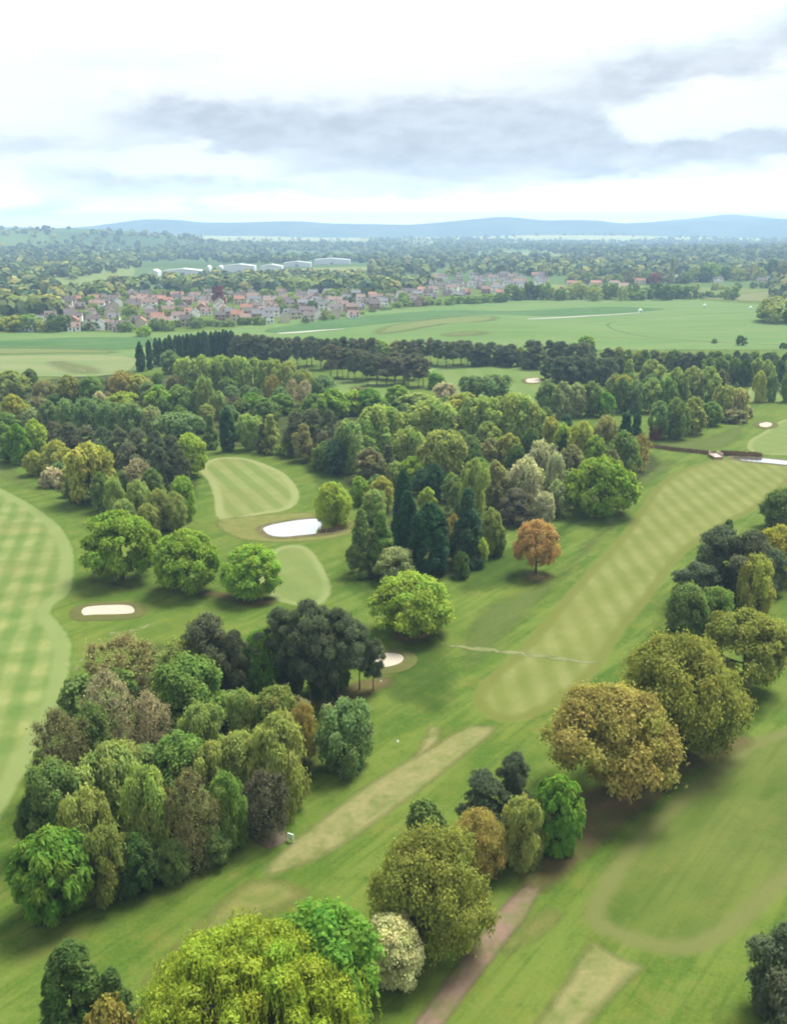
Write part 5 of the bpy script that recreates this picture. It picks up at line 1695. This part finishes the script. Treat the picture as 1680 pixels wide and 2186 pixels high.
far_row(1340, 1475, 640, 638, 34, 36, 9, ['dark', 'midgreen', 'green'], "dark tree in the short hedge right of the gap")
far_row(1480, 1570, 637, 634, 14, 24, 5, ['midgreen', 'dark'], "low bush in the hedge by the tan field")
far_row(1200, 1480, 606, 606, 26, 30, 14, ['midgreen', 'birchol', 'brown', 'green'], "tree among the tan roofs at the right")
far_row(1480, 1680, 602, 596, 40, 42, 14, ['midgreen', 'birchol', 'green', 'brown', 'teal'], "tree in the wood behind the houses at the right")
far_row(1440, 1680, 622, 612, 16, 26, 8, ['midgreen', 'birchol'], "hedge tree by the far road at the right")
far_row(640, 840, 690, 660, 13, 18, 10, ['midgreen', 'green', 'fresh'], "garden tree at the town's field edge")
far_row(300, 560, 700, 694, 18, 24, 14, ['midgreen', 'green', 'dark', 'bluegreen'], "hedge tree at the town's near edge")
far_row(-20, 330, 705, 705, 20, 30, 12, ['midgreen', 'green', 'birchol'], "hedge tree at the left field")
# garden trees between the houses
occ = np.array([h for h in town_houses])
k_ = 0
for _ in range(2500):
    if k_ >= 125: break
    x, y = fr_.uniform(lo[0], hi[0]), fr_.uniform(lo[1], hi[1])
    if not inside(np.array([[x, y]]), town)[0]: continue
    if np.min((occ[:, 0] - x) ** 2 + (occ[:, 1] - y) ** 2) < 8.5 ** 2: continue
    o = link("far_tree", FP[fr_.randrange(3)], None, (x, y, float(terr(x, y))))
    s = fr_.uniform(.45, 1.0)
    o.scale = (s, s, s * fr_.uniform(.8, 1.1)); o.rotation_euler = (0, 0, fr_.uniform(0, 6.28))
    cn = fr_.choice(['midgreen', 'green', 'fresh', 'birchol', 'bluegreen', 'dark'])
    o.color = (*COL[cn], 1)
    cw = {'midgreen': 'dull green', 'green': 'green', 'fresh': 'bright green', 'birchol': 'olive', 'bluegreen': 'grey-green', 'dark': 'dark green'}[cn]
    tag(o, f"small {cw} garden tree between the houses of the town", "tree", FG)
    k_ += 1

alike = {}
for o in list(C.objects):
    if o.get('label', '').endswith('garden tree between the houses of the town'):
        alike.setdefault(o['label'], []).append(o)
for lab, os_ in alike.items():
    for i, o in enumerate(sorted(os_, key=lambda q: q.location.x / q.location.y)):
        if i < 20: o['label'] = f"{lab}, {ORDN[i]} from left"

# far woods: a mass nobody could count
def far_wood(name, regions, label, seed, keep=None):
    r_ = np.random.default_rng(seed)
    CS, HS, COLS = [], [], []
    for (u0, u1, v0, v1, n, size, cols) in regions:
        us = r_.uniform(u0, u1, n); vs = r_.uniform(v0, v1, n)
        pts = np.array([ground(a, b) for a, b in zip(us, vs)])
        pn = np.array([mnoise.noise(Vector((p[0] * .004, p[1] * .0012, seed))) for p in pts])
        pts = pts[pn > r_.uniform(-.5, .25, n)]
        m = len(pts)
        CS.append(pts); HS.append(size * r_.uniform(.6, 1.35, m))
        cc = np.array([COL[c] for c in cols])[r_.integers(0, len(cols), m)]
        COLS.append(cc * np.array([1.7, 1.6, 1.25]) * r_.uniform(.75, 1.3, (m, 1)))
    c0 = np.vstack(CS); h = np.concatenate(HS); col = np.vstack(COLS)
    N = len(c0); Q = 20
    d = unit(r_.normal(0, 1, (N, Q, 3)) + np.array([0, 0, .3]))
    pos = c0[:, None] + d * h[:, None, None] * np.array([.55, .55, .42]) + np.array([0, 0, 1.0]) * (h[:, None, None] * .5)
    nr = unit(d + r_.normal(0, .12, (N, Q, 3)) + np.array([0, 0, .2])).reshape(-1, 3)
    L = Leaves(r_)
    sz = np.repeat(h, Q)
    L.add(pos.reshape(-1, 3), nr, sz * .34, sz * .27, 1.0, .5)
    V = np.vstack(L.V)
    cv = np.repeat(np.repeat(col, Q, 0) * r_.uniform(.92, 1.08, (N * Q, 1)), 4, 0)
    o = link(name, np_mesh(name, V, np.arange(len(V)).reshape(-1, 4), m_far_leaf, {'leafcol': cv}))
    return tag(o, label, None, None, 'stuff')
DK = ['midgreen', 'teal', 'dark', 'bluegreen', 'dark']
MXD = ['midgreen', 'green', 'bluegreen', 'birchol', 'dark', 'teal']
far_wood("far_woods", [(-250, 1930, 521, 545, 3600, 15, DK), (-250, 1930, 545, 562, 1900, 14, DK), (-200, 300, 562, 590, 560, 12, DK), (300, 780, 588, 603, 300, 9, MXD), (-250, 330, 588, 612, 620, 13, MXD), (330, 1000, 604, 616, 420, 11, MXD),
                       (-250, 240, 612, 640, 420, 12, MXD), (0, 130, 640, 675, 130, 12, MXD), (240, 900, 612, 626, 330, 12, MXD), (790, 1300, 562, 590, 640, 12, MXD), (1150, 1930, 548, 590, 1100, 13, MXD),
                       (800, 1930, 509, 526, 1900, 15, DK), (1650, 1930, 590, 640, 120, 12, MXD)],
         "dark distant woods spread over the plain beyond the town", 21)
far_wood("far_hedgerows", [(-300, 1980, 500, 522, 1300, 12, ['yellowol', 'lime', 'birchol', 'pale', 'poplar']), (0, 420, 494, 530, 600, 12, ['birchol', 'yellowol', 'lime', 'poplar'])],  # sunlight on these far trees is put into their pale colours
         "scattered hedgerow trees on the far plain, coloured pale as if sunlit", 22)

# ------------------------------------------------------------------ haze
m_haze = bpy.data.materials.new("haze")
m_haze.use_nodes = True
hz = NT(m_haze.node_tree); hz.n.clear()
ho = hz.new('ShaderNodeOutputMaterial')
pv = hz.new('ShaderNodeVolumePrincipled')
pv.inputs['Color'].default_value = (.46, .69, .95, 1)
pv.inputs['Density'].default_value = 1.85e-4
pv.inputs['Anisotropy'].default_value = .1
hz.l.new(pv.outputs[0], ho.inputs['Volume'])
hb = boxes_mesh("haze", [(0, 5200, -30, 24000, 12400, 262, 0)], m_haze)
tag(link("haze", hb), "thin pale blue haze filling the air over the plain", None, None, 'stuff')
